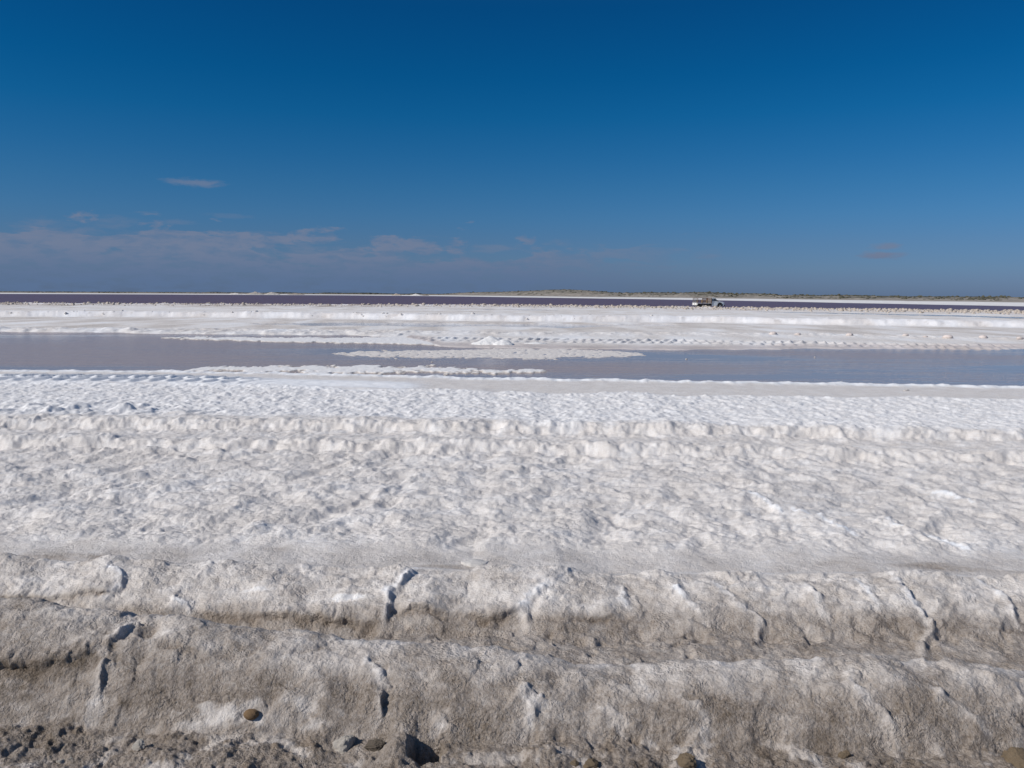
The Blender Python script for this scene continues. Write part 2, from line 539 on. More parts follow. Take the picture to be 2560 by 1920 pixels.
    for top, bot, hh in lens_pts:
        k = lens_mask(x, y, top, bot, 0.55 if hh < .03 else 0.3, 0.6 * fbm(x, y * .5, 0.9, 3, 101) + 0.45 * fbm(x, y * .6, 3.5, 3, 102, 0.6))
        z = np.maximum(z, -0.05 + k * (0.05 + hh) + k * (0.016 if hh < .03 else 0.008) * fbm(x, y * .7, 5, 4, 103, 0.6))
        salt = np.maximum(salt, k * (0.92 if hh > .03 else 0.80))
    crust = ff * (1 - sstep(y, bank_base(x) - 2, bank_base(x)))
    ll = lumps_line(x)
    z += crust * (0.012 * fbm(x, y * .5, 1.2, 4, 111) + 0.006 * perlin(x * 5, y * 3, 112))
    z += crust * np.exp(-((y - ll) / 1.6) ** 2) * (0.06 + 0.075 * np.clip(fbm(x, y * .5, 1.6, 4, 113), -0.4, 2))
    sfr = np.exp(-((y - sf - 1.0) / 1.0) ** 2) * (x < at_z(1000, 840)[0])
    z += sfr * (0.05 + 0.09 * np.clip(fbm(x, y * .5, 1.3, 4, 114), -0.3, 2))
    # tyre print along the far flat
    tf = track_far(x)
    mx = sstep(x, at_z(1000, 846)[0], at_z(1100, 848)[0])
    pt = (x - 0.3 * (y - tf)) / 0.40 + 0.35 * perlin(x * .9, y, 115)
    fr = pt - np.floor(pt)
    bars = np.minimum(fr / 0.6, (1 - fr) / 0.3).clip(0, 1)
    lane = (np.exp(-((y - tf) / 0.42) ** 2) + 0.8 * np.exp(-((y - tf + 1.7) / 0.4) ** 2)) * crust * mx
    z += lane * (0.11 * bars - 0.035) * (0.55 + 0.9 * np.clip(fbm(x, y, 0.5, 3, 116) + .4, 0, 1))
    z += crust * mx * 0.05 * np.exp(-((y - tf - 1.0) / 0.5) ** 2)
    # puddle in front of the bank (water sheet at 0.02)
    pud = lens_mask(x, y, [(640, 809), (860, 806), (1132, 807), (1521, 810), (1720, 812)], [(640, 810.5), (860, 813.5), (1132, 817), (1404, 818), (1521, 815.5), (1720, 813)], 0.5,
                    1.6 * fbm(x, y * .2, 0.25, 4, 121))
    z -= pud * crust * 0.09
    # the white bank
    bb = bank_base(x) + 0.25 * fbm(x, y * .6, 0.5, 4, 131)
    hb = 0.44 + 0.05 * fbm(x, y * 0 + 2, 0.3, 3, 132)
    t = np.clip((y - bb) / 1.5, 0, 1)
    up = hb * np.sin(t * math.pi / 2)
    down = 1 - sstep(y, bb + 2.4, bb + 7)
    bankz = np.where(y < bb + 1.6, up, 0.18 + (hb - 0.18) * down)
    on = sstep(y, bb - 0.1, bb + 0.1)
    z = z * (1 - on) + on * np.maximum(bankz, 0.03 * (y < bb + 1))
    onb = band(y, bb + 0.1, bb + 4.5, 0.5)
    z += onb * (0.04 * fbm(x, y * .6, 1.1, 4, 133) + 0.10 * np.clip(fbm(x, y * .6, 1.7, 3, 134) - 0.45, 0, 1))
    far_flat = sstep(y, bb + 5, bb + 8)
    z += far_flat * (0.03 * fbm(x * .5, y * .25, 0.8, 4, 135))
    # puddle on the right behind the bank (sheet at 0.16)
    pud3 = lens_mask(x, y, [(1880, 781.5), (2128, 785), (2361, 790), (2560, 795.5), (2800, 801)], [(1880, 783), (2128, 789), (2361, 795), (2560, 800.5), (2800, 807)], 1.2,
                     2.0 * fbm(x, y * .2, 0.15, 3, 136))
    pud5 = lens_mask(x, y, [(1140, 776), (1230, 775.5), (1400, 777.5)], [(1140, 777), (1230, 778), (1400, 778.5)], 1.2, 1.5 * fbm(x, y * .2, 0.15, 3, 137))
    z -= far_flat * np.maximum(pud3, pud5) * 0.10
    # rubble berm and causeway
    be = berm(x) + 1.2 * fbm(x, y * 0, 0.08, 2, 141)
    bm = np.exp(-((y - be) / 2.3) ** 2)
    z += bm * (0.10 + 0.12 * np.clip(fbm(x, y * .6, 0.8, 4, 142) + 0.25, 0, 2))
    road = band(y, be + 3.2, be + 8.5, 0.4)
    z = z * (1 - road) + road * (ROAD_Z + 0.01 * fbm(x, y, 0.6, 2, 143))
    lake = sstep(y, be + 9.5, be + 12)
    z = z * (1 - lake) + lake * (-0.35)
    # ---------- folds and ledges
    edge_dirt = np.zeros_like(z)
    for pts, hh, ws, wr in folds:
        poly = poly_world(pts)
        px_ = [p[0] for p in poly]; py_ = [p[1] for p in poly]
        M = (x > min(px_) - .6) & (x < max(px_) + .6) & (y > min(py_) - .6) & (y < max(py_) + .6)
        if not M.any():
            continue
        X = x[M]; Y = y[M]
        wob = 0.024 * fbm(X, Y, 9, 3, 151, 0.6) + 0.005 * perlin(X * 45, Y * 45, 152)
        d, run = seg_dist(X + wob, Y + wob * .5, poly)
        d = -d if False else d
        taper = sstep(run, 0, 0.15) * (1 - sstep(run, 0.85, 1.0)) * 0.8 + 0.2
        prof = np.where(d < 0, np.exp(-(np.abs(d) / ws) ** 1.2), np.exp(-(np.abs(d) / wr) ** 2))
        ends = np.where((run <= 0.001) | (run >= 0.999), np.exp(-(np.abs(d) / 0.03) ** 2), 1)
        z[M] += FOLD * hh * taper * prof * ends * np.clip(0.9 + 0.9 * fbm(X, Y, 6, 3, 153), 0.15, 1.7)
        if hh < .06:
            groove = np.exp(-((d - wr * 2.2) / (wr * 1.4)) ** 2) * ends
            z[M] -= FOLD * hh * 0.3 * taper * groove
            salt[M] += 0.16 * np.exp(-((d + 0.012) / 0.025) ** 2) * ends
    for pts, rise, reach in ledges:
        poly = poly_world(pts)
        px_ = [p[0] for p in poly]; py_ = [p[1] for p in poly]
        M = (x > min(px_) - .4) & (x < max(px_) + .4) & (y > min(py_) - .4) & (y < max(py_) + .4)
        if not M.any():
            continue
        X = x[M]; Y = y[M]
        ly = np.interp(X, px_, py_) + 0.022 * fbm(X, Y * 0, 6, 2, 161) + 0.007 * fbm(X, Y * 0, 24, 3, 164)
        ends = sstep(X, px_[0] - .02, px_[0] + .12) * (1 - sstep(X, px_[-1] - .12, px_[-1] + .02))
        if px_[0] < -2.2:
            ends = 1 - sstep(X, px_[-1] - .12, px_[-1] + .02)
        d = Y - ly
        k = ends * (0.35 + 0.7 * np.clip(fbm(X, Y * 0, 2.2, 2, 162, 0.5) + 0.35, 0, 1.1))
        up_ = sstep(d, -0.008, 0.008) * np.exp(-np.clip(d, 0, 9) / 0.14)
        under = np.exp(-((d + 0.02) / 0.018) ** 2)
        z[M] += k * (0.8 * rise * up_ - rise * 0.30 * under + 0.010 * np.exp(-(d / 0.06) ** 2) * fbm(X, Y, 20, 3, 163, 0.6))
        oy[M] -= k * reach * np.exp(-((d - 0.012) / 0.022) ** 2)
        stain_shade[M] += 0.35 * k * np.exp(-((d + 0.02) / 0.035) ** 2)  # shade below the overhang, put into the colour
    # square pit with an undercut left wall near the bottom of the picture
    pxw, pyw, _ = hit(1066, 1882)
    dx = (x - pxw) / 0.075; dy = (y - pyw) / 0.075
    pit = (1 - sstep(np.maximum(np.abs(dx + 0.25 * perlin(x * 20, y * 20, 5)), np.abs(dy + .25 * perlin(x * 22, y * 22, 6))), 0.75, 1.0))
    z -= pit * 0.10
    lw = np.exp(-((dx + 1.6) / 0.8) ** 2 - (dy / 1.5) ** 2)
    z += lw * 0.055
    for (px, py, r, dp) in [(378, 1572, .07, .06), (920, 1582, .06, .05), (1205, 1545, .05, .035), (1712, 1852, .06, .05), (630, 1557, .035, .03), (1478, 1642, .035, .04), (1450, 1605, .06, .03),
                            (1724, 1648, .03, .05), (1590, 1853, .03, .04), (1330, 1852, .03, .04), (1395, 1856, .03, .04), (2060, 1880, .08, .03), (1910, 1868, .10, .03), (2290, 1868, .10, .03), (100, 1850, .1, .02)]:
        hx, hy, _ = hit(px, py)
        rr = np.hypot(x - hx, (y - hy)) + 0.4 * r * perlin(x * 12, y * 12, 8)
        hk = 1 - sstep(rr, r * .4, r)
        z -= hk * dp * 0.45
        stain_shade += 0.12 * hk  # muddy hollows and shadowed holes, both darkened in the colour
    # ---------- colour masks (crust make-up, plus shade painted under ledges and in holes)
    ysl = y + 1.25 * base_z(x, y) * fore
    n3 = fbm(x, ysl, 3.3, 4, 171)
    n8 = fbm(x, ysl, 11, 4, 172)
    rel = np.clip((z + 0.0) / np.maximum(c1z(x), .12), 0, 1.2)
    s_r1 = 0.345 + 0.20 * sstep(rel + 0.18 * nlow + 0.10 * n3, 0.55, 1.0) + 0.10 * n3 + 0.06 * n8
    s_r2 = 0.55 + 0.15 * sstep(z + 0.03 * nlow, 0.06, 0.20) + 0.12 * n3 + 0.06 * n8
    is2 = sstep(y, c1y(x) + 0.1, c1y(x) + 0.3)
    s_f = s_r1 * (1 - is2) + s_r2 * is2
    frost = np.exp(-((y - c1y(x) - 0.03) / 0.11) ** 2) * sstep(n3 + .3 * nlow, -0.6, 0.3)
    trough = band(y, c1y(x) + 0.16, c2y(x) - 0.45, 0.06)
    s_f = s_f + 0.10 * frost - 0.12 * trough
    s_mud = 0.32 + 0.25 * sstep(n3 + 0.6 * n8, 0.15, 0.7) - 0.08 * clod
    s_f = s_f * (1 - mud) + s_mud * mud
    # frost patches of white salt low on ridge 1
    for (px, py, rx, ry, a) in [(640, 1800, .40, .05, .16), (760, 1775, .10, .08, .17), (520, 1815, .25, .05, .2), (235, 1775, .06, .08, .22), (1330, 1790, .12, .12, .16),
                                (1480, 1800, .25, .10, .12), (860, 1505, .16, .03, .26), (640, 1478, .10, .03, .18), (1960, 1780, .12, .1, .1), (700, 1530, .2, .04, .12), (1290, 1900, .3, .05, .2)]:
        hx, hy, _ = hit(px, py)
        q = np.hypot((x - hx) / rx, (y - hy) / ry) + 0.8 * n3 + 0.7 * n8
        s_f = s_f + a * (1 - sstep(q, 0.3, 1.1))
    s_f = s_f - 0.5 * stain_shade * fore
    salt = np.maximum(salt * (fore > 0.5) + salt * (fore <= .5), 0)
    s_strip = 0.70 + 0.10 * n3 + 0.06 * nlow
    st_strip = strip * sstep(fbm(x, y * 3.0, 0.7, 4, 175), 0.25, 0.7) * 0.8
    s_field = 0.80 + 0.05 * n3 + 0.04 * nlow
    s_between = 0.80 + 0.06 * n3
    fieldish = np.clip(1 - fore - strip, 0, 1)
    tot = s_f * fore + s_strip * strip + s_field * fieldish
    kb = sstep(y, yB - 0.1, yB + 0.4)
    tot = tot * (1 - kb) + s_between * kb
    tot = tot * (1 - white) + (0.91 + 0.03 * n3) * white
    kf = sstep(y, wf, wf + 0.3)
    tot = tot * (1 - kf) + (0.80 + 0.04 * n3) * kf
    tot = tot + shore_rim * 0.28 + roll * 0.3
    kff = sstep(y, sn - .1, sn + .4)
    cr = 0.86 + 0.10 * fbm(x, y * .4, 0.5, 3, 176)
    tot = tot * (1 - kff) + kff * np.where(pond > 0.5, np.maximum(salt, 0.4), cr)
    wetc = ff * (1 - sstep(y, sf + 0.8, sf + 3.5)) * (x > at_z(1000, 850)[0])
    tot = tot - 0.12 * wetc
    graycr = crust * band(y, ll + 1.5, bb - 1.0, 1.5)
    tot = tot - 0.14 * graycr * sstep(fbm(x, y * .3, .3, 3, 177), -.3, .4)
    tot = tot + onb * 0.08
    fs = sstep(fbm(x * .35, y, 0.25, 4, 178), 0.0, 0.5) * far_flat
    tot = tot - 0.10 * fs
    salt = np.clip(tot + np.where(y < 13, salt, 0), 0, 1)
    # painted ledge and hole shade, plus brown stains: damp strip, spots on the rubble berm
    stain_shade = np.clip(stain_shade * fore + 0.75 * st_strip, 0, 1)
    bl = sstep(y, be - 26, be - 8) * (1 - sstep(y, be + 2.5, be + 4.5))
    ax = x / np.maximum(y, 1)
    brown = np.maximum(1 - sstep(ax, -.56, -.44), band(ax, -.40, -.16, .03)) + 0.28
    stain_shade = np.maximum(stain_shade, bl * np.clip(brown, 0, 1) * sstep(fbm(x, y * .3, 0.4, 4, 181), -0.35, 0.3) * 0.9)
    stain_shade = np.maximum(stain_shade, 0.35 * onb * sstep(fbm(x, y, 1.3, 3, 182), 0.45, 0.7))
    stain_shade = np.maximum(stain_shade, 0.6 * sstep(np.abs(cl), .5, .9) * mud)
    pink = np.clip(wetc * 0.7 + 0.25 * onb + 0.2 * bl, 0, 1)
    wet = np.clip(np.maximum(wetc * 0.8, flat * 0.35) + 0.3 * strip, 0, 1)
    return z, ox, oy, salt, stain_shade, wet, pink


ROAD_Z = 0.07


# ------------------------------------------------------------------ object helpers
def tag(o, label=None, cat=None, group=None, kind=None):
    if label: o['label'] = label
    if cat: o['category'] = cat
    if group: o['group'] = group
    if kind: o['kind'] = kind
    return o


def link(name, me, mat=None, parent=None, loc=None):
    o = bpy.data.objects.new(name, me)
    COL.objects.link(o)
    if mat is not None and me is not None and not me.materials:
        me.materials.append(mat)
    if parent is not None:
        o.parent = parent
    if loc is not None:
        o.location = loc
    return o


def grid_mesh(name, X, Y, Z, attrs=None, smooth=True):
    nr, nc = X.shape
    me = bpy.data.meshes.new(name)
    co = np.stack([X, Y, Z], -1).reshape(-1, 3).astype(np.float32)
    idx = np.arange(nr * nc, dtype=np.int32).reshape(nr, nc)
    q = np.stack([idx[:-1, :-1], idx[:-1, 1:], idx[1:, 1:], idx[1:, :-1]], -1).reshape(-1)
    nf = (nr - 1) * (nc - 1)
    me.vertices.add(nr * nc)
    me.vertices.foreach_set('co', co.ravel())
    me.loops.add(nf * 4)
    me.loops.foreach_set('vertex_index', q)
    me.polygons.add(nf)
    me.polygons.foreach_set('loop_start', np.arange(0, nf * 4, 4, dtype=np.int32))
    me.polygons.foreach_set('use_smooth', np.full(nf, smooth))
    for k, v in (attrs or {}).items():
        a = me.attributes.new(k, 'FLOAT', 'POINT')
        a.data.foreach_set('value', v.reshape(-1).astype(np.float32))
    me.update(calc_edges=True)
    return me


# ------------------------------------------------------------------ materials
def new_mat(name):
    mt = bpy.data.materials.new(name)
    mt.use_nodes = True
    N = NT(mt.node_tree)
    b = N.n['Principled BSDF']
    return mt, N, b


def attr(N, name):
    a = N.node('ShaderNodeAttribute', attribute_name=name)
    return a.outputs['Fac']


def ground_material():
    mt, N, b = new_mat('salt_crust')
    geo = N.node('ShaderNodeNewGeometry')
    pos = geo.outputs['Position']
    salt = attr(N, 'salt'); stain_shade = attr(N, 'stain_shade'); wet = attr(N, 'wet'); pink = attr(N, 'pink')
    n1 = N.noise(pos, 26, 6, 0.62)
    n2 = N.noise(pos, 85, 3, 0.65)
    n3 = N.noise(pos, 5, 5, 0.6)
    dirty = N.math('SUBTRACT', 1.25, salt)
    v = N.math('ADD', salt, N.math('MULTIPLY', N.math('MULTIPLY', N.math('SUBTRACT', n1, 0.5), 0.46), dirty))
    v = N.math('ADD', v, N.math('MULTIPLY', N.math('MULTIPLY', N.math('SUBTRACT', n2, 0.5), 0.52), dirty))
    v = N.math('ADD', v, N.math('MULTIPLY', N.math('SUBTRACT', n3, 0.5), 0.14), clamp=True)
    col = N.ramp(v, [(0.0, (0.085, 0.066, 0.049)), (0.18, (0.165, 0.130, 0.098)), (0.38, (0.310, 0.266, 0.230)),
                     (0.60, (0.475, 0.432, 0.396)), (0.80, (0.665, 0.628, 0.597)), (1.0, (0.80, 0.81, 0.83))])
    st = N.math('MULTIPLY', stain_shade, N.smooth(N.math('ADD', n1, N.math('MULTIPLY', n3, 0.6)), 0.55, 0.95))
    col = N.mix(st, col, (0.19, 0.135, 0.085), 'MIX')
    col = N.mix(N.math('MULTIPLY', pink, 0.45), col, (0.95, 0.80, 0.76), 'MULTIPLY')
    N.put(b.inputs['Base Color'], col)
    ro = N.math('SUBTRACT', 0.78, N.math('MULTIPLY', wet, 0.42))
    N.put(b.inputs['Roughness'], ro)
    b.inputs['Specular IOR Level'].default_value = 0.35
    bump = N.node('ShaderNodeBump')
    N.put(bump.inputs['Strength'], N.math('SUBTRACT', 1.15, N.math('MULTIPLY', salt, 0.85)))
    bump.inputs['Distance'].default_value = 0.022
    vo = N.node('ShaderNodeTexVoronoi', feature='F1')
    vo.inputs['Scale'].default_value = 62
    wrp = N.node('ShaderNodeTexNoise'); wrp.inputs['Scale'].default_value = 30; N.put(wrp.inputs['Vector'], pos)
    vadd = N.node('ShaderNodeVectorMath', operation='MULTIPLY_ADD'); N.put(vadd.inputs[0], wrp.outputs['Color']); vadd.inputs[1].default_value = (.05, .05, .05); N.put(vadd.inputs[2], pos)
    N.put(vo.inputs['Vector'], vadd.outputs[0])
    hgt0 = N.math('MULTIPLY', N.math('MULTIPLY', vo.outputs['Distance'], -0.6), N.smooth(N.noise(pos, 7, 4, 0.65), 0.42, 0.68))
    hgt = N.math('ADD', N.math('MULTIPLY', N.noise(pos, 75, 4, 0.6), 0.8), N.math('MULTIPLY', N.noise(pos, 240, 3, 0.6), 0.3))
    N.put(bump.inputs['Height'], N.math('ADD', hgt, hgt0))
    N.l.new(bump.outputs[0], b.inputs['Normal'])
    return mt


def water_material(name, body, ripple, patch=0.0, spec=0.5, rough=0.05):
    mt, N, b = new_mat(name)
    geo = N.node('ShaderNodeNewGeometry')
    pos = geo.outputs['Position']
    mp = N.node('ShaderNodeMapping')
    mp.inputs['Scale'].default_value = (0.3, 1.0, 1.0)
    mp2 = N.node('ShaderNodeMapping')
    mp2.inputs['Scale'].default_value = (0.45, 1.3, 1.0)
    mp2.inputs['Location'].default_value = (-0.6, 7.2, 0)
    N.l.new(pos, mp2.inputs[0])
    N.l.new(pos, mp.inputs[0])
    N.put(b.inputs['Base Color'], body + (1,))
    b.inputs['Roughness'].default_value = rough
    b.inputs['Specular IOR Level'].default_value = spec
    b.inputs['IOR'].default_value = 1.34
    sx_ = N.node('ShaderNodeSeparateXYZ')
    N.l.new(pos, sx_.inputs[0])
    big = N.math('ADD', N.noise(mp2.outputs[0], 0.13, 3, 0.5), N.math('MULTIPLY', sx_.outputs[0], -0.0045))
    wind = N.smooth(big, 0.34, 0.60) if patch else 1.0
    n = N.math('ADD', N.noise(mp.outputs[0], 7, 3, 0.6), N.math('MULTIPLY', N.noise(mp.outputs[0], 2.2, 3, 0.55), 1.6))
    bump = N.node('ShaderNodeBump')
    bump.inputs['Distance'].default_value = 0.1
    if patch:
        N.put(bump.inputs['Strength'], N.math('ADD', ripple * 0.15, N.math('MULTIPLY', wind, ripple)))
        N.put(b.inputs['Roughness'], N.math('ADD', 0.04, N.math('MULTIPLY', wind, 0.12)))
        N.put(b.inputs['Specular IOR Level'], N.math('SUBTRACT', 0.5, N.math('MULTIPLY', wind, 0.24)))
    else:
        bump.inputs['Strength'].default_value = ripple
    N.put(bump.inputs['Height'], n)
    N.l.new(bump.outputs[0], b.inputs['Normal'])
    return mt


def simple(name, col, rough=0.6, metal=0.0, nscale=0, namp=0.3, spec=0.4, bump=0.0):
    mt, N, b = new_mat(name)
    b.inputs['Roughness'].default_value = rough
    b.inputs['Metallic'].default_value = metal
    b.inputs['Specular IOR Level'].default_value = spec
    if nscale:
        tc = N.node('ShaderNodeTexCoord')
        n = N.noise(tc.outputs['Object'], nscale, 5, 0.6)
        f = N.ramp(n, [(0.25, tuple(c * (1 - namp) for c in col)), (0.75, tuple(min(1, c * (1 + namp)) for c in col))])
        N.put(b.inputs['Base Color'], f)
        if bump:
            bp = N.node('ShaderNodeBump')
            bp.inputs['Strength'].default_value = 0.8
            bp.inputs['Distance'].default_value = bump
            N.put(bp.inputs['Height'], N.noise(tc.outputs['Object'], nscale * 2.5, 4, 0.6))
            N.l.new(bp.outputs[0], b.inputs['Normal'])
    else:
        b.inputs['Base Color'].default_value = col + (1,)
    return mt


M_GROUND = ground_material()
M_POND = water_material('pink_brine', (0.385, 0.302, 0.265), 0.24, patch=1.0, spec=0.42)
M_LAKE = water_material('purple_brine', (0.135, 0.078, 0.086), 0.45, spec=0.15, rough=0.3)
M_PUD = water_material('clear_brine', (0.22, 0.19, 0.19), 0.04)

# ------------------------------------------------------------------ ground sheets
NC = 1120
ys = np.concatenate([np.geomspace(2.35, 6.6, 500)[:-1], np.geomspace(6.6, 21, 370)[:-1], np.geomspace(21, 60, 260)[:-1], np.geomspace(60, 185, 150)])
YY = np.repeat(ys[:, None], NC, 1)
core = np.linspace(-1, 1, NC - 100)
side = np.linspace(0, 1, 51)[1:]
inner = 0.655 * ys + 0.55
outer = 0.78 * ys + 3.2
XX = np.concatenate([-(inner[:, None] + (outer - inner)[:, None] * side[None, ::-1]), core[None, :] * inner[:, None],
                     inner[:, None] + (outer - inner)[:, None] * side[None, :]], 1)
z, ox, oy, salt, stain_shade, wet, pink = terrain(XX, YY)
PX = XX + ox; PY = YY + oy
ib = int(np.searchsorted(ys, 5.75)); ic = int(np.searchsorted(ys, 20.0))
for nm, a, b_ in (('mud_bank', 0, ib), ('salt_crust_ground', ib, ic), ('salt_flat', ic, len(ys) - 1)):
    s = slice(a, b_ + 1)
    me = grid_mesh(nm, PX[s], PY[s], z[s], dict(salt=salt[s], stain_shade=stain_shade[s], wet=wet[s], pink=pink[s]))
    o = link(nm, me, M_GROUND)
    tag(o, kind='structure')


def surf_z(x, y):
    j = np.searchsorted(ys, y)
    j = min(max(j, 1), len(ys) - 1)
    jj = j if abs(ys[j] - y) < abs(ys[j - 1] - y) else j - 1
    i = int(np.searchsorted(XX[jj], x))
    return float(z[jj, min(max(i, 0), NC - 1)])


def hit_surf(px, py):
    """where a sight line meets the finished ground"""
    d = ray(px, py)
    t = 2.3
    while t < 220:
        X, Y, Zr = d[0] * t, d[1] * t, CAM_H + d[2] * t
        if Zr <= surf_z(X, Y):
            return X, Y, surf_z(X, Y)
        t *= 1.002
    return X, Y, surf_z(X, Y)


def sheet(name, pts, zz, mat):
    me = bpy.data.meshes.new(name)
    me.from_pydata([(a, b, 0.0) for a, b in pts], [], [tuple(range(len(pts)))])
    o = link(name, me, mat, loc=(0, 0, zz))
    tag(o, kind='structure')
    return o


# one wide sheet under everything out to the horizon
gm, N, b = new_mat('far_salt_pan')
g_ = N.node('ShaderNodeNewGeometry')
N.put(b.inputs['Base Color'], N.ramp(N.noise(g_.outputs['Position'], 0.02, 6, 0.6), [(0.3, (0.36, 0.32, 0.28)), (0.7, (0.60, 0.585, 0.57))]))
b.inputs['Roughness'].default_value = 0.85
sheet('ground', [(-9000, -600), (9000, -600), (9000, 12000), (-9000, 12000)], -0.5, gm)

xs = np.linspace(-34, 34, 60)
sheet('pond_water', [(x, float(shore_n(x)) - 1.2) for x in xs] + [(x, float(shore_f(x)) + 3.0) for x in xs[::-1]], 0.0, M_POND)
xs = np.linspace(-24, 16, 30)
pf = [(x, float(bank_base(x)) - 1.0) for x in xs]
sheet('puddle_water', [(x, float(lumps_line(x)) + 2.2) for x in xs] + pf[::-1], -0.012, M_PUD)
sheet('puddle_water', [(a, b_) for a, b_ in [(-14, 82), (78, 70), (78, 100), (-14, 112)]], 0.125, M_PUD)
sheet('lake_water', [(-160, 128), (160, 105), (1600, 105), (3200, 3200), (-3200, 3200), (-1600, 128)], -0.02, M_LAKE)

# ------------------------------------------------------------------ far shore and dunes
SHORE_PX = [-700, 0, 430, 860, 1100, 1290, 1500, 1720, 1900, 2100, 2330, 2560, 3260]
SHORE_D = [700, 687, 820, 900, 780, 590, 470, 385, 320, 258, 218, 188, 150]
SKY_PX = [-700, 0, 250, 500, 860, 1000, 1110, 1150, 1200, 1250, 1320, 1370, 1410, 1450, 1490, 1530, 1560, 1620, 1700, 1740, 1770, 1800, 1840, 1865, 1900,
          1960, 2010, 2060, 2130, 2200, 2300, 2400, 2500, 2560, 3260]
SKY_PY = [727, 729, 730, 731, 734, 735.5, 735, 732, 731, 730, 728, 725.5, 724.3, 726, 729, 732, 733, 732, 733, 731.8, 732, 734, 736, 734.5, 735.5,
          738, 739.5, 740, 739, 741, 742.3, 743, 743.6, 743.8, 747]


def far_profile(px, t):
    """px: bearing (as picture column), t: 0 at the water line, 1 at the dune crest -> distance, height"""
    D = np.interp(px, SHORE_PX, SHORE_D)
    Dc = D * 1.45 + 70
    zc = 2.0 + (hor(px) - np.interp(px, SKY_PX, SKY_PY)) / F * Dc
    zc = np.maximum(zc, 1.4)
    d = D + (Dc - D) * t
    ang = np.arctan((px - 1280) / F)
    x = d * np.tan(ang); y = d
    rise = 0.6 * sstep(t, 0.0, 0.25)
    dune = np.clip(zc - 0.6, 0, 99) * np.where(t < 1, sstep(t, 0.38, 1.0), 1 - 0.9 * sstep(t, 1.0, 1.8))
    n = fbm(x * 0.05, y * 0.05, 1.0, 4, 301)
    n2 = fbm(x * 0.2, y * 0.12, 1.0, 3, 302)
    z_ = np.where(t < 0, t * 3, rise + dune)
    k = sstep(t, 0.3, 0.7) * (1 - 0.85 * np.exp(-((t - 1) / 0.12) ** 2))
    z_ = z_ + k * np.clip(zc - .6, 0, 4) * (0.22 * n + 0.16 * n2) + sstep(t, .5, .9) * 0.14 * n2
    return x, y, z_


pxs = np.linspace(-700, 3260, 900)
ts = np.concatenate([np.linspace(-0.12, 0, 3)[:-1], np.linspace(0, 1, 60), np.linspace(1.05, 2.2, 14)])
TT, PP = np.meshgrid(ts, pxs, indexing='ij')
fx, fy, fz = far_profile(PP, TT)
nb = fbm(fx * 0.03, fy * 0.05, 1.0, 4, 311)
beach = 1 - sstep(TT + 0.12 * nb, 0.24, 0.34)
veg = sstep(TT + 0.25 * nb, 0.55, 0.8)
me = grid_mesh('dunes', fx, fy, fz, dict(beach=beach, veg=veg))
dm, N, b = new_mat('dune_sand')
g_ = N.node('ShaderNodeNewGeometry')
pn = N.noise(g_.outputs['Position'], 0.35, 6, 0.65)
sand = N.ramp(pn, [(0.35, (0.20, 0.175, 0.145)), (0.65, (0.36, 0.325, 0.28))])
scr = N.ramp(N.noise(g_.outputs['Position'], 0.45, 5, 0.7), [(0.40, (0.27, 0.24, 0.20)), (0.52, (0.085, 0.082, 0.06))])
col = N.mix(N.math('MULTIPLY', attr(N, 'veg'), 0.8), sand, scr)
col = N.mix(attr(N, 'beach'), col, N.ramp(pn, [(0.3, (0.60, 0.585, 0.565)), (0.6, (0.74, 0.735, 0.73))]))
N.put(b.inputs['Base Color'], col)
b.inputs['Roughness'].default_value = 0.9
tag(link('dunes', me, dm), kind='structure')


# ------------------------------------------------------------------ lumps, clods, shrubs
def lump_mesh(name, sub, seed, rough=0.25, flat=0.7, mat=None, smooth=True, sx=1.0):
    bm = bmesh.new()
    bmesh.ops.create_icosphere(bm, subdivisions=sub, radius=1.0)
    rnd = random.Random(seed)
    o = [rnd.uniform(-50, 50) for _ in range(3)]
    P = np.array([v.co[:] for v in bm.verts])
    n = fbm(P[:, 0] + o[0] + P[:, 2] * .7, P[:, 1] + o[1] - P[:, 2] * .5, 1.1, 3, seed)
    n += 0.5 * fbm(P[:, 2] * 1.7 + o[2], P[:, 0] - P[:, 1] + o[0], 1.9, 2, seed + 3)
    for v, k in zip(bm.verts, n):
        v.co *= 1 + rough * float(k)
        v.co.z *= flat
        v.co.x *= sx
        if v.co.z < -0.35 * flat:
            v.co.z = -0.35 * flat + (v.co.z + 0.35 * flat) * 0.3
    me = bpy.data.meshes.new(name)
    bm.to_mesh(me); bm.free()
    if smooth:
        me.polygons.foreach_set('use_smooth', np.ones(len(me.polygons), bool))
    if mat:
        me.materials.append(mat)
    return me


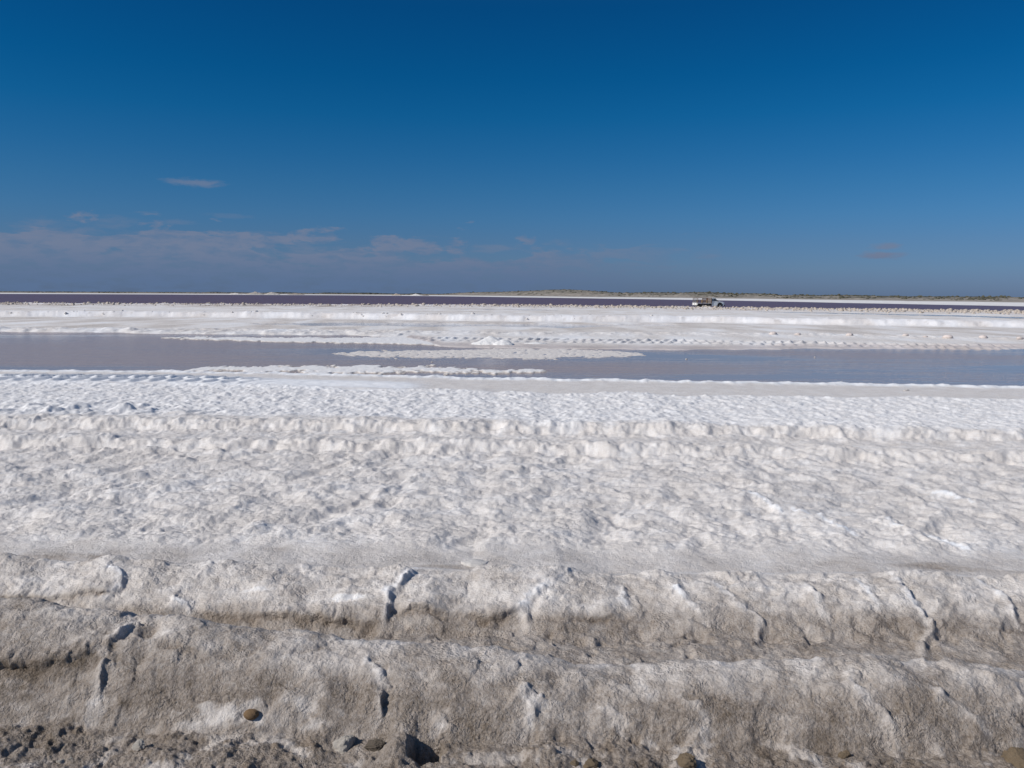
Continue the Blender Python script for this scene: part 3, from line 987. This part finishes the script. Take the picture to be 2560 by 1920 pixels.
def joined_lumps(name, src, places, mat):
    """many small lumps joined into one mesh: places = (x, y, z, sx, sy, sz, rot)"""
    V0 = np.array([v.co[:] for v in src.vertices]); F0 = [tuple(p.vertices) for p in src.polygons]
    P = np.array(places)
    c = np.cos(P[:, 6])[:, None]; sn = np.sin(P[:, 6])[:, None]
    X = (V0[None, :, 0] * c - V0[None, :, 1] * sn) * P[:, 3:4] + P[:, 0:1]
    Y = (V0[None, :, 0] * sn + V0[None, :, 1] * c) * P[:, 4:5] + P[:, 1:2]
    Z = V0[None, :, 2] * P[:, 5:6] + P[:, 2:3]
    V = np.stack([X, Y, Z], -1).reshape(-1, 3)
    n = len(V0); f0 = np.array(F0, np.int32)
    Fa = (f0[None] + (np.arange(len(P), dtype=np.int32) * n)[:, None, None]).reshape(-1, f0.shape[1])
    me = bpy.data.meshes.new(name)
    me.vertices.add(len(V)); me.vertices.foreach_set('co', V.astype(np.float32).ravel())
    me.loops.add(Fa.size); me.loops.foreach_set('vertex_index', Fa.ravel().astype(np.int32))
    me.polygons.add(len(Fa)); me.polygons.foreach_set('loop_start', np.arange(0, Fa.size, f0.shape[1], dtype=np.int32))
    me.update(calc_edges=True)
    return link(name, me, mat)


M_SALTLUMP = simple('salt_lump_white', (0.66, 0.63, 0.61), 0.8, 0, 3.0, 0.14, bump=0.05)
M_PINKLUMP = simple('salt_lump_pink', (0.68, 0.60, 0.56), 0.8, 0, 3.0, 0.12, bump=0.05)
M_TANLUMP = simple('rubble_tan', (0.45, 0.395, 0.34), 0.9, 0, 2.0, 0.25, bump=0.06)
M_SHRUB = simple('shrub_grey_green', (0.082, 0.080, 0.052), 0.9, 0, 3.0, 0.4)
M_FARVEG = simple('scrub_dark', (0.062, 0.066, 0.052), 0.95, 0, 3.0, 0.35)

rnd = random.Random(11)
tan = [lump_mesh('salt_clod', 2, 400 + i, 0.32, 0.75, M_TANLUMP) for i in range(5)]
wht = [lump_mesh('salt_lump', 2, 420 + i, 0.30, 0.62, M_SALTLUMP) for i in range(4)]
pnk = [lump_mesh('salt_lump', 2, 430 + i, 0.26, 0.60, M_PINKLUMP) for i in range(3)]


def put(me, name, x, y, zz, s, rot=None, sink=0.3):
    o = link(name, me)
    o.location = (x, y, zz + s * sink * 0.4)
    o.rotation_euler = (0, 0, rot if rot is not None else rnd.uniform(0, 6.28))
    o.scale = (s * rnd.uniform(.85, 1.25), s * rnd.uniform(.85, 1.1), s * rnd.uniform(.85, 1.25))
    return o


# clods of the rubble row in front of the causeway
cand = []
for i in range(4200):
    px = rnd.uniform(-60, 2620)
    dens = 0.35 if px < 1150 else 1.0
    if rnd.random() > dens:
        continue
    a = (px - 1280) / F
    y0 = 120.0
    for _ in range(4):
        y0 = float(berm(a * y0))
    y = y0 + (rnd.gauss(-0.4, 1.2) if rnd.random() < .5 else -abs(rnd.gauss(0, 6.0)))
    s = abs(rnd.gauss(0.0, 0.075)) + 0.05
    if px > 1150 and rnd.random() < 0.05:
        s += 0.06
    cand.append((s, a * y, min(y, y0 + 2.4)))
cand.sort(reverse=True)
for s, x, y in cand[:260]:
    o = put(rnd.choice(tan), 'salt_clod', x, y, surf_z(x, y), s)
    tag(o, 'pale tan salt clod in the rubble row below the purple lake', 'clod', 'salt clods in the rubble row by the purple lake')
rub = [(x, y, surf_z(x, y), s * 1.1, s, s, rnd.uniform(0, 6)) for s, x, y in cand[260:]]
o = joined_lumps('rubble', lump_mesh('rubble_piece', 1, 77, 0.3, 0.8), rub, M_TANLUMP)
tag(o, 'small tan rubble strewn along the causeway by the purple lake', 'rubble', kind='stuff')

# clods lying on the white bank
for i in range(46):
    px = rnd.choice([rnd.uniform(0, 950), rnd.uniform(0, 1700), rnd.uniform(850, 1500)])
    a = (px - 1280) / F
    y = 62.0
    for _ in range(4):
        y = float(bank_base(a * y))
    y += rnd.uniform(0.3, 2.4)
    s = rnd.uniform(0.04, 0.09) if rnd.random() < .85 else rnd.uniform(.1, .15)
    o = put(rnd.choice(wht), 'salt_clod', a * y, y, surf_z(a * y, y), s)
    tag(o, 'small white salt clod on the long white bank', 'clod', 'salt clods on the long white bank')

# pinkish lumps beyond the tyre print on the right
SPOT = [(1933, 836, .17, 'leftmost pinkish salt lump in the row beyond the tyre print'), (1995, 838, .13, 'second pinkish salt lump from the left beyond the tyre print'),
        (2124, 838.5, .16, 'third pinkish salt lump from the left beyond the tyre print'), (2264, 839.5, .16, 'fourth pinkish salt lump from the left beyond the tyre print'),
        (2314, 843, .11, 'smallest pinkish salt lump, fifth in the row beyond the tyre print'), (2369, 845, .19, 'largest pinkish salt lump, sixth in the row beyond the tyre print'),
        (2458, 845.5, .18, 'pinkish salt lump second from the right edge beyond the tyre print'), (2549, 848, .15, 'pinkish salt lump at the right edge beyond the tyre print')]
for i, (px, py, s, lb) in enumerate(SPOT):
    x, y, zz = hit_surf(px, py)
    tag(put(pnk[i % 3], 'salt_lump', x, y, zz, s), lb, 'salt lump', 'pinkish salt lumps beyond the tyre print')

# small crystals standing in the pond
for (px, py, s, lb) in [(2037, 893, .032, 'tiny white salt knob in the pond right of the low grey bar'), (2265, 982, .05, 'white salt knob on the grey strip at the right shore'),
                        (1716, 898, .03, 'tiny white salt knob in the pond beyond the bar tip'), (1080, 905, .03, 'tiny white salt knob in the pond between the two bars'),
                        (1113, 334 + 610, .05, 'white salt knob at the near pond shore')]:
    x, y = at_z(px, py, 0.0)
    zz = max(0.0, surf_z(x, y))
    tag(put(wht[0], 'salt_lump', x, y, zz, s), lb, 'salt lump')

# ------------------------------------------------------------------ salt heap between the pond and the tyre print
def heap_mesh(name, lobes, size, n=70, seed=1, fine=0.02, freq=5.0):
    g = np.linspace(-1, 1, n)
    X, Y = np.meshgrid(g * size[0], g * size[1])
    Z = np.zeros_like(X)
    for (cx, cy, rx, ry, h) in lobes:
        q = np.hypot((X - cx) / rx, (Y - cy) / ry) + 0.12 * fbm(X / rx * .8, Y / ry * .8, 1.5, 3, seed)
        Z = np.maximum(Z, h * np.clip(1.06 - q, 0, 1) ** 0.9)
    Z += (Z > 0.01) * fine * fbm(X, Y, freq, 3, seed + 4)
    Z = np.maximum(Z, 0) - 0.04 * (Z < 0.012)
    return grid_mesh(name, X, Y, Z)


hx, hy, hz = hit_surf(1232, 860)
me = heap_mesh('salt_heap', [(-0.12, 0.15, 0.62, 0.62, 0.30), (0.42, -0.25, 0.44, 0.44, 0.20), (-0.42, 0.0, 0.45, 0.45, 0.14)], (1.1, 1.1), 90, 5, 0.012, 5)
M_HEAP = simple('heaped_salt', (0.72, 0.715, 0.71), 0.8, 0, 14.0, 0.10, bump=0.02)
tag(link('salt_heap', me, M_HEAP, loc=(hx, hy, hz - 0.005)), 'low twin-topped heap of clean white salt beside the pond', 'salt heap')
hx, hy, hz = hit_surf(1342, 859)
me = heap_mesh('salt_heap', [(0, 0, .42, .35, .07), (-.3, .1, .3, .25, .04)], (.6, .5), 40, 9, 0.008, 6)
tag(link('salt_heap', me, M_HEAP, loc=(hx, hy, hz - 0.005)), 'small flat heap of salt right of the white twin heap', 'salt heap')
hx, hy, hz = hit_surf(1186, 1410)
me = heap_mesh('salt_mound', [(0, 0, .13, .09, .030), (.08, .02, .14, .08, .015)], (.26, .2), 50, 12, 0.002, 20)
tag(link('salt_mound', me, simple('frosted_salt', (0.52, 0.50, 0.48), 0.8, 0, 40, 0.12, bump=0.006), loc=(hx, hy, hz - 0.003)), 'small smooth white mound behind the second mud ridge', 'salt mound')

# ------------------------------------------------------------------ heaps on the far shore
for (px, wpx, hpx, c, lb) in [(640, 46, 7.5, (0.36, 0.33, 0.29), 'tallest grey spoil heap on the far left lake shore'), (682, 42, 6.5, (0.42, 0.39, 0.35), 'pale spoil heap right of the tallest on the far shore'),
                              (590, 34, 4.0, (0.60, 0.57, 0.53), 'low whitish spoil heap left of the tallest far heap'), (742, 44, 4.5, (0.27, 0.235, 0.20), 'dark brown spoil heap on the far lake shore'),
                              (992, 26, 5.0, (0.38, 0.32, 0.26), 'small tan pointed heap on the far lake shore'), (1040, 30, 4.5, (0.66, 0.64, 0.61), 'small white heap on the far lake shore'),
                              (1064, 18, 3.5, (0.17, 0.14, 0.12), 'small dark heap right of the white far heap')]:
    D = float(np.interp(px, SHORE_PX, SHORE_D)) * 1.06
    w = wpx / F * D; h = hpx / F * D
    X = (px - 1280) / F * D
    _, _, zb = far_profile(np.array([px * 1.0]), np.array([0.1]))
    me = heap_mesh('spoil_heap', [(0, 0, w * .42, w * .4, h), (w * .22, 0, w * .28, w * .3, h * .7), (-w * .24, w * .05, w * .26, w * .3, h * .6)], (w * .62, w * .5), 40, px, 0.25, 0.5)
    tag(link('spoil_heap', me, simple('spoil_%d' % px, c, 0.95, 0, 0.4, 0.3), loc=(X, D, float(zb[0]) - 0.1)), lb, 'heap')

# ------------------------------------------------------------------ scrub on the dunes
shr = []
for me_i in range(4):
    shr.append(lump_mesh('dune_shrub', 2, 500 + me_i, 0.75, 0.62, M_SHRUB, smooth=False))
small = []
n_ind = 0
for i in range(9000):
    px = rnd.uniform(-200, 2760)
    left = px < 1080
    if left and rnd.random() < 0.45:
        continue
    t = rnd.choice([rnd.gauss(1.0, 0.06), rnd.uniform(0.55, 1.1)])
    cl = float(perlin(np.array([px * 0.012]), np.array([t * 3.0]), 91)[0])
    if cl + (0.25 if t > .9 else 0.0) < rnd.uniform(-0.35, 0.25):
        continue
    if 1130 < px < 1500 and rnd.random() < 0.55:
        continue
    x, y, zz = (float(v[0]) for v in far_profile(np.array([px]), np.array([t])))
    s = rnd.uniform(0.35, 0.8) * (1.3 if left else 1.0) * (0.75 if px > 2100 else 1)
    if not left and n_ind < 170 and t > 0.75 and rnd.random() < 0.14:
        s *= 1.25
        o = put(rnd.choice(shr), 'dune_shrub', x, y, zz, s, sink=0.5)
        tag(o, 'dark grey-green shrub on the dunes beyond the purple lake', 'shrub', 'shrubs on the far dunes')
        n_ind += 1
    else:
        small.append((x, y, zz + s * .2, s * rnd.uniform(1, 2.0), s * 1.2, s * rnd.uniform(.6, 1.0), rnd.uniform(0, 6)))
o = joined_lumps('scrub', lump_mesh('scrub_piece', 1, 61, 0.7, 0.6), small, M_SHRUB)
tag(o, 'low dark scrub covering the dunes and the far plain', 'scrub', kind='stuff')
# tree line far out on the left
tl = []
for i in range(1500):
    px = rnd.uniform(300, 1140) if i < 1100 else rnd.uniform(-300, 1140)
    D = 1650 + rnd.uniform(-60, 120)
    h = (1.3 + 1.6 * max(0, float(perlin(np.array([px * .02]), np.array([.5]), 6)[0]) + .25)) * (1 if px > 360 else .6)
    tl.append(((px - 1280) / F * D, D, 0.9, rnd.uniform(3, 7), 3, h * rnd.uniform(1.0, 1.9), rnd.uniform(0, 6)))
o = joined_lumps('tree_line', lump_mesh('tree_piece', 1, 63, 0.6, 0.9), tl, M_FARVEG)
tag(o, 'thin dark tree line on the horizon at the left', 'tree line', kind='stuff')

# ------------------------------------------------------------------ stones and clods in front
M_STONE = simple('ochre_stone', (0.215, 0.135, 0.07), 0.85, 0, 40, 0.35, bump=0.006)
M_OCHRE = simple('ochre_clod', (0.24, 0.18, 0.115), 0.9, 0, 30, 0.45, bump=0.012)
M_MUD = simple('dried_mud_clod', (0.16, 0.13, 0.10), 0.9, 0, 30, 0.4, bump=0.012)
M_PALE = simple('pale_salt_chip', (0.50, 0.46, 0.41), 0.8, 0, 30, 0.25, bump=0.008)


def rock_mesh(name, seed, cuts, rough, mat):
    bm = bmesh.new()
    bmesh.ops.create_icosphere(bm, subdivisions=5, radius=1.0)
    rg = np.random.RandomState(seed)
    P = np.array([v.co[:] for v in bm.verts])
    for _ in range(cuts):
        n = rg.normal(size=3); n /= np.linalg.norm(n)
        dd = rg.uniform(0.45, 0.8)
        e_ = P @ n - dd
        P = P - np.where(e_ > 0, e_ * 0.92, 0)[:, None] * n
    o = rg.uniform(-40, 40, 3)
    r = 1 + rough * (0.5 * fbm(P[:, 0] + P[:, 2] * .7 + o[0], P[:, 1] - P[:, 2] * .6 + o[1], 1.7, 3, seed, 0.55)
                     + 0.30 * fbm(P[:, 2] - P[:, 0] * .5 + o[2], P[:, 1] + P[:, 0] * .6, 5.0, 3, seed + 5, 0.6))
    P = P * r[:, None]
    for v, p in zip(bm.verts, P):
        v.co = Vector(p)
    me = bpy.data.meshes.new(name)
    bm.to_mesh(me); bm.free()
    me.polygons.foreach_set('use_smooth', np.ones(len(me.polygons), bool))
    me.materials.append(mat)
    return me


def stone(px, py, rx, rz, mat, seed, name, label, cat, rough=0.2, sx=1.0, rot=0.0, sub=4, sink=0.35):
    x, y, zz = hit_surf(px, py)
    me = rock_mesh(name, seed, 0 if rough < 0.1 else 9, rough, mat)
    o = link(name, me)
    o.location = (x, y, zz + rz * (0.45 if rough < 0.1 else 0.12))
    o.scale = (rx, rx * 0.75, rz)
    o.rotation_euler = (0, 0, rot)
    tag(o, label, cat)
    return o


stone(628, 1792, .034, .024, M_STONE, 601, 'stone', 'smooth oval ochre stone lying alone on the front mud slope', 'stone', 0.08)
stone(1712, 1906, .062, .050, M_OCHRE, 602, 'clod', 'round ochre clod beside a dark hollow at the bottom edge', 'clod', 0.30)
stone(1478, 1918, .045, .030, M_OCHRE, 603, 'clod', 'ochre clod cut by the bottom edge right of centre', 'clod', 0.25)
stone(1438, 1911, .022, .018, M_OCHRE, 604, 'pebble', 'small ochre pebble left of the clod on the bottom edge', 'pebble', 0.2)
stone(2111, 1893, .026, .026, M_OCHRE, 605, 'clod', 'small ochre clod at the foot of the front ridge, right', 'clod', 0.25)
stone(2540, 1908, .085, .055, M_OCHRE, 606, 'clod', 'large ochre clod in the bottom right corner', 'clod', 0.25)
stone(152, 1908, .020, .020, M_PALE, 607, 'salt_chip', 'pale salt chip at the bottom left', 'stone', 0.25)
stone(176, 1901, .014, .014, M_PALE, 608, 'salt_chip', 'smaller pale salt chip right of the other at bottom left', 'stone', 0.25)
stone(866, 1868, .058, .075, M_PALE, 609, 'mud_block', 'upright pale mud block with a white foot at the front ridge', 'clod', 0.32, rot=0.4)
stone(938, 1872, .045, .036, M_MUD, 610, 'clod', 'dark rough clod between the pale mud block and the square pit', 'clod', 0.38)
stone(346, 1868, .036, .030, M_PALE, 611, 'clod', 'pale clod in the rough mud at the lower left', 'clod', 0.35)

# ------------------------------------------------------------------ the flatbed truck
M_PAINT = simple('dusty_white_paint', (0.60, 0.64, 0.67), 0.45, 0, 2.5, 0.12)
M_PANEL = simple('white_panel', (0.74, 0.73, 0.70), 0.5, 0, 6, 0.08)
M_DARK = simple('black_rubber', (0.022, 0.021, 0.022), 0.75)
M_CHASSIS = simple('chassis_black', (0.03, 0.027, 0.026), 0.7)
M_RUST = simple('rusty_steel', (0.13, 0.068, 0.045), 0.8, 0, 12, 0.35)
M_GREY = simple('grey_steel', (0.20, 0.195, 0.19), 0.6, 0, 12, 0.2)
M_WOOD = simple('tan_boards', (0.40, 0.27, 0.15), 0.8, 0, 8, 0.25)
M_PALEW = simple('pale_boards', (0.50, 0.45, 0.38), 0.8, 0, 8, 0.2)
M_BED = simple('bed_edge', (0.42, 0.40, 0.37), 0.7, 0, 6, 0.2)
M_GLASS = simple('truck_glass', (0.04, 0.05, 0.06), 0.08, 0, spec=0.8)
M_RIM = simple('steel_rim', (0.42, 0.41, 0.40), 0.5, 0.2)
M_LAMP = simple('tail_lamp', (0.10, 0.025, 0.02), 0.4)
M_HEAD = simple('headlamp_glass', (0.5, 0.52, 0.54), 0.15)


def boxes_mesh(name, lst, mat, bev=0.0):
    bm = bmesh.new()
    for (x0, x1, y0, y1, z0, z1) in lst:
        r = bmesh.ops.create_cube(bm, size=1.0)
        for v in r['verts']:
            v.co = Vector(((x0 + x1) / 2 + v.co.x * (x1 - x0), (y0 + y1) / 2 + v.co.y * (y1 - y0), (z0 + z1) / 2 + v.co.z * (z1 - z0)))
    if bev:
        bmesh.ops.bevel(bm, geom=bm.edges[:], offset=bev, segments=2, affect='EDGES')
    me = bpy.data.meshes.new(name)
    bm.to_mesh(me); bm.free()
    me.materials.append(mat)
    return me


def lathe_mesh(name, prof, mat, seg=28):
    """profile (radius, y) turned about the Y axis"""
    vs, fs = [], []
    for r, yy in prof:
        for k in range(seg):
            a = 2 * math.pi * k / seg
            vs.append((r * math.cos(a), yy, r * math.sin(a)))
    for i in range(len(prof) - 1):
        for k in range(seg):
            k2 = (k + 1) % seg
            fs.append((i * seg + k, i * seg + k2, (i + 1) * seg + k2, (i + 1) * seg + k))
    me = bpy.data.meshes.new(name)
    me.from_pydata(vs, [], fs)
    me.polygons.foreach_set('use_smooth', np.ones(len(fs), bool))
    me.materials.append(mat)
    return me


def poly_mesh(name, quads, mat, thick=0.0):
    vs, fs = [], []
    for q in quads:
        n = len(vs)
        vs += q
        fs.append(tuple(range(n, n + len(q))))
    me = bpy.data.meshes.new(name)
    me.from_pydata(vs, [], fs)
    me.materials.append(mat)
    return me


def build_truck():
    root = bpy.data.objects.new('flatbed_truck', None)
    COL.objects.link(root)
    tag(root, 'dusty white single-cab flatbed truck with rusty stake sides on the causeway', 'truck')
    # cab and bonnet: one shell following the side profile
    arch = [(1.62 + 0.43 * math.cos(a), 0.40 + 0.43 * math.sin(a)) for a in np.linspace(math.pi, 0, 9)]
    prof = [(0.22, 0.42), (1.17, 0.42)] + arch + [(2.32, 0.40), (2.42, 0.46), (2.45, 0.78), (2.40, 0.92), (2.25, 0.99), (1.45, 1.11), (1.30, 1.14),
                                                  (0.86, 1.60), (0.70, 1.645), (0.34, 1.635), (0.25, 1.58), (0.22, 1.10)]

    def hw(x, zz):
        w = 0.84 if zz < 1.05 else 0.84 - (zz - 1.05) * 0.30
        if x > 2.1:
            w -= (x - 2.1) * 0.28
        return w
    vs = [(x, -hw(x, zz), zz) for x, zz in prof] + [(x, hw(x, zz), zz) for x, zz in prof]
    n = len(prof)
    fs = [tuple(range(n)), tuple(range(2 * n - 1, n - 1, -1))]
    for i in range(n):
        j = (i + 1) % n
        fs.append((i, i + n, j + n, j))
    me = bpy.data.meshes.new('cab')
    me.from_pydata(vs, [], fs)
    bm = bmesh.new(); bm.from_mesh(me)
    bmesh.ops.triangulate(bm, faces=[f for f in bm.faces if len(f.verts) > 4])
    bmesh.ops.recalc_face_normals(bm, faces=bm.faces)
    bm.to_mesh(me); bm.free()
    cab = link('cab', me, M_PAINT, root)
    e = 0.007
    for sgn, nm in ((-1, 'near'), (1, 'far')):
        P = lambda x, zz: (x, sgn * (hw(x, zz) + e), zz)
        link('side_window', poly_mesh('side_window', [[P(0.46, 1.12), P(1.17, 1.12), P(0.84, 1.53), P(0.50, 1.55)]], M_GLASS), None, cab)
        link('quarter_window', poly_mesh('quarter_window', [[P(0.27, 1.14), P(0.42, 1.12), P(0.45, 1.54), P(0.32, 1.55)]], M_GLASS), None, cab)
        link('door_seam', boxes_mesh('door_seam', [(0.43, 0.445, sgn * 0.838, sgn * 0.846, 0.5, 1.08), (1.22, 1.235, sgn * 0.838, sgn * 0.846, 0.62, 1.08)], M_CHASSIS), None, cab)
        link('door_handle', boxes_mesh('door_handle', [(0.5, 0.64, sgn * 0.836, sgn * 0.865, 0.98, 1.01)], M_DARK), None, cab)
        link('mirror', boxes_mesh('mirror', [(1.08, 1.15, sgn * 0.86, sgn * 1.02, 1.12, 1.26)], M_DARK, 0.015), None, cab)
        link('fender_flare', lathe_half(sgn), None, cab)
        link('headlight', boxes_mesh('headlight', [(2.36, 2.435, sgn * 0.50, sgn * 0.74, 0.74, 0.88)], M_HEAD, 0.012), None, cab)
    link('windshield', poly_mesh('windshield', [[(1.27 + e, -0.72, 1.18), (1.27 + e, 0.72, 1.18), (0.89 + e, 0.62, 1.575), (0.89 + e, -0.62, 1.575)]], M_GLASS), None, cab)
    link('rear_window', poly_mesh('rear_window', [[(0.212, -0.6, 1.16), (0.212, 0.6, 1.16), (0.228, 0.55, 1.5), (0.228, -0.55, 1.5)]], M_GLASS), None, cab)
    link('bonnet_scoop', boxes_mesh('bonnet_scoop', [(1.5, 1.9, -0.3, 0.3, 1.04, 1.12)], M_PAINT, 0.03), None, cab)
    link('grille', boxes_mesh('grille', [(2.425, 2.46, -0.45, 0.45, 0.62, 0.84)], M_DARK, 0.008), None, root)
    link('front_bumper', boxes_mesh('front_bumper', [(2.36, 2.56, -0.80, 0.80, 0.36, 0.58)], M_DARK, 0.03), None, root)
    # chassis and bed
    link('chassis', boxes_mesh('chassis', [(-2.35, 2.2, -0.48, -0.36, 0.48, 0.66), (-2.35, 2.2, 0.36, 0.48, 0.48, 0.66), (-1.5, -1.2, -0.55, 0.55, 0.28, 0.5), (-0.9, -0.2, -0.72, -0.5, 0.32, 0.68), (-0.7, 0.1, -0.6, 0.6, 0.4, 0.55)], M_CHASSIS), None, root)
    bed = link('flatbed', boxes_mesh('flatbed', [(-2.42, 0.13, -0.90, 0.90, 0.74, 0.84)], M_BED, 0.01), None, root)
    rp = link('rear_panel', boxes_mesh('rear_panel', [(-2.50, -2.42, -0.88, 0.88, 0.50, 0.86)], M_PANEL, 0.012), None, root)
    for yy in (-0.62, 0.0, 0.62):
        d = lathe_mesh('tail_light', [(0.0, -0.02), (0.085, -0.02), (0.095, 0.0), (0.0, 0.0)], M_LAMP, 16)
        o = link('tail_light', d, None, rp)
        o.rotation_euler = (0, 0, -math.pi / 2)
        o.location = (-2.502, yy, 0.68)
    link('rear_bar', boxes_mesh('rear_bar', [(-2.46, -2.38, -0.6, 0.6, 0.36, 0.48)], M_CHASSIS), None, root)
    # stake sides: every post and rail its own piece
    for sgn in (-1, 1):
        y0, y1 = sorted((sgn * 0.845, sgn * 0.895))
        for x in (-2.38, -1.52, -0.68, 0.06):
            link('stake_post', boxes_mesh('stake_post', [(x - .035, x + .035, y0, y1, 0.842, 1.56)], M_RUST), None, bed)
        link('top_rail', boxes_mesh('top_rail', [(-2.415, 0.095, y0 - .004, y1 + .004, 1.562, 1.62)], M_RUST), None, bed)
        for zz in (1.06, 1.30):
            link('side_rail', boxes_mesh('side_rail', [(-2.34, 0.02, y0 + .01, y1 - .01, zz, zz + .05)], M_RUST), None, bed)
        for k, zz in enumerate((0.88, 1.00, 1.13, 1.25, 1.38, 1.48)):
            link('slat', boxes_mesh('slat', [(-0.62, 0.02, y0 - .012 if sgn < 0 else y1, y0 if sgn < 0 else y1 + .012, zz, zz + .07)], M_PALEW), None, bed)
        link('board', boxes_mesh('board', [(-1.78, -1.56, y0 - .03 if sgn < 0 else y1, y0 if sgn < 0 else y1 + .03, 0.85, 1.33)], M_WOOD), None, bed)
        link('board', boxes_mesh('board', [(-0.92, -0.74, y0 - .03 if sgn < 0 else y1, y0 if sgn < 0 else y1 + .03, 0.85, 1.30)], M_WOOD), None, bed)
        link('board', boxes_mesh('board', [(-1.55, -0.93, y0 - .025 if sgn < 0 else y1, y0 if sgn < 0 else y1 + .025, 1.14, 1.20)], M_WOOD), None, bed)
    for yy in (-0.80, -0.27, 0.27, 0.80):
        link('gate_post', boxes_mesh('gate_post', [(-2.40, -2.35, yy - .025, yy + .025, 0.842, 1.56)], M_GREY), None, bed)
    for zz in (1.02, 1.26, 1.50):
        link('gate_rail', boxes_mesh('gate_rail', [(-2.418, -2.402, -0.84, 0.84, zz, zz + .045)], M_GREY), None, bed)
    link('headboard', boxes_mesh('headboard', [(0.102, 0.14, -0.86, 0.86, 0.842, 1.60)], M_RUST), None, bed)
    tyre = lathe_mesh('tyre', [(0.19, -0.10), (0.30, -0.115), (0.345, -0.09), (0.355, -0.05), (0.355, 0.05), (0.345, 0.09), (0.30, 0.115), (0.19, 0.10)], M_DARK)
    rim = lathe_mesh('rim', [(0.0, -0.05), (0.07, -0.075), (0.10, -0.05), (0.17, -0.06), (0.20, -0.10), (0.21, -0.08), (0.21, 0.08), (0.0, 0.05)], M_RIM)
    for x in (-1.35, 1.62):
        for sgn in (-1, 1):
            w = bpy.data.objects.new('wheel', None); COL.objects.link(w); w.parent = root
            w.location = (x, sgn * 0.74, 0.355)
            w.rotation_euler = (0, 0, 0 if sgn < 0 else math.pi)
            link('tyre', tyre, None, w)
            link('rim', rim, None, w)
    return root


def lathe_half(sgn):
    """dark rim of the wheel opening"""
    vs, fs = [], []
    k = 13
    for i, a in enumerate(np.linspace(0, math.pi, k)):
        for r, yy in ((0.43, 0.80), (0.43, 0.875), (0.50, 0.87), (0.52, 0.835)):
            vs.append((1.62 + r * math.cos(a), sgn * yy, 0.40 + r * math.sin(a)))
    for i in range(k - 1):
        for j in range(3):
            a = i * 4 + j
            fs.append((a, a + 1, a + 5, a + 4))
    me = bpy.data.meshes.new('fender_flare')
    me.from_pydata(vs, [], fs)
    me.materials.append(M_DARK)
    return me


truck = build_truck()
ty = float(berm(30.5)) + 5.6
tx = (1768 - 1280) / F * ty / math.cos(PITCH) ** 0
truck.location = (tx, ty, ROAD_Z + 0.012)
truck.rotation_euler = (0, 0, R(13))
truck.scale = (0.91, 0.94, 0.97)
print('truck at', tx, ty)
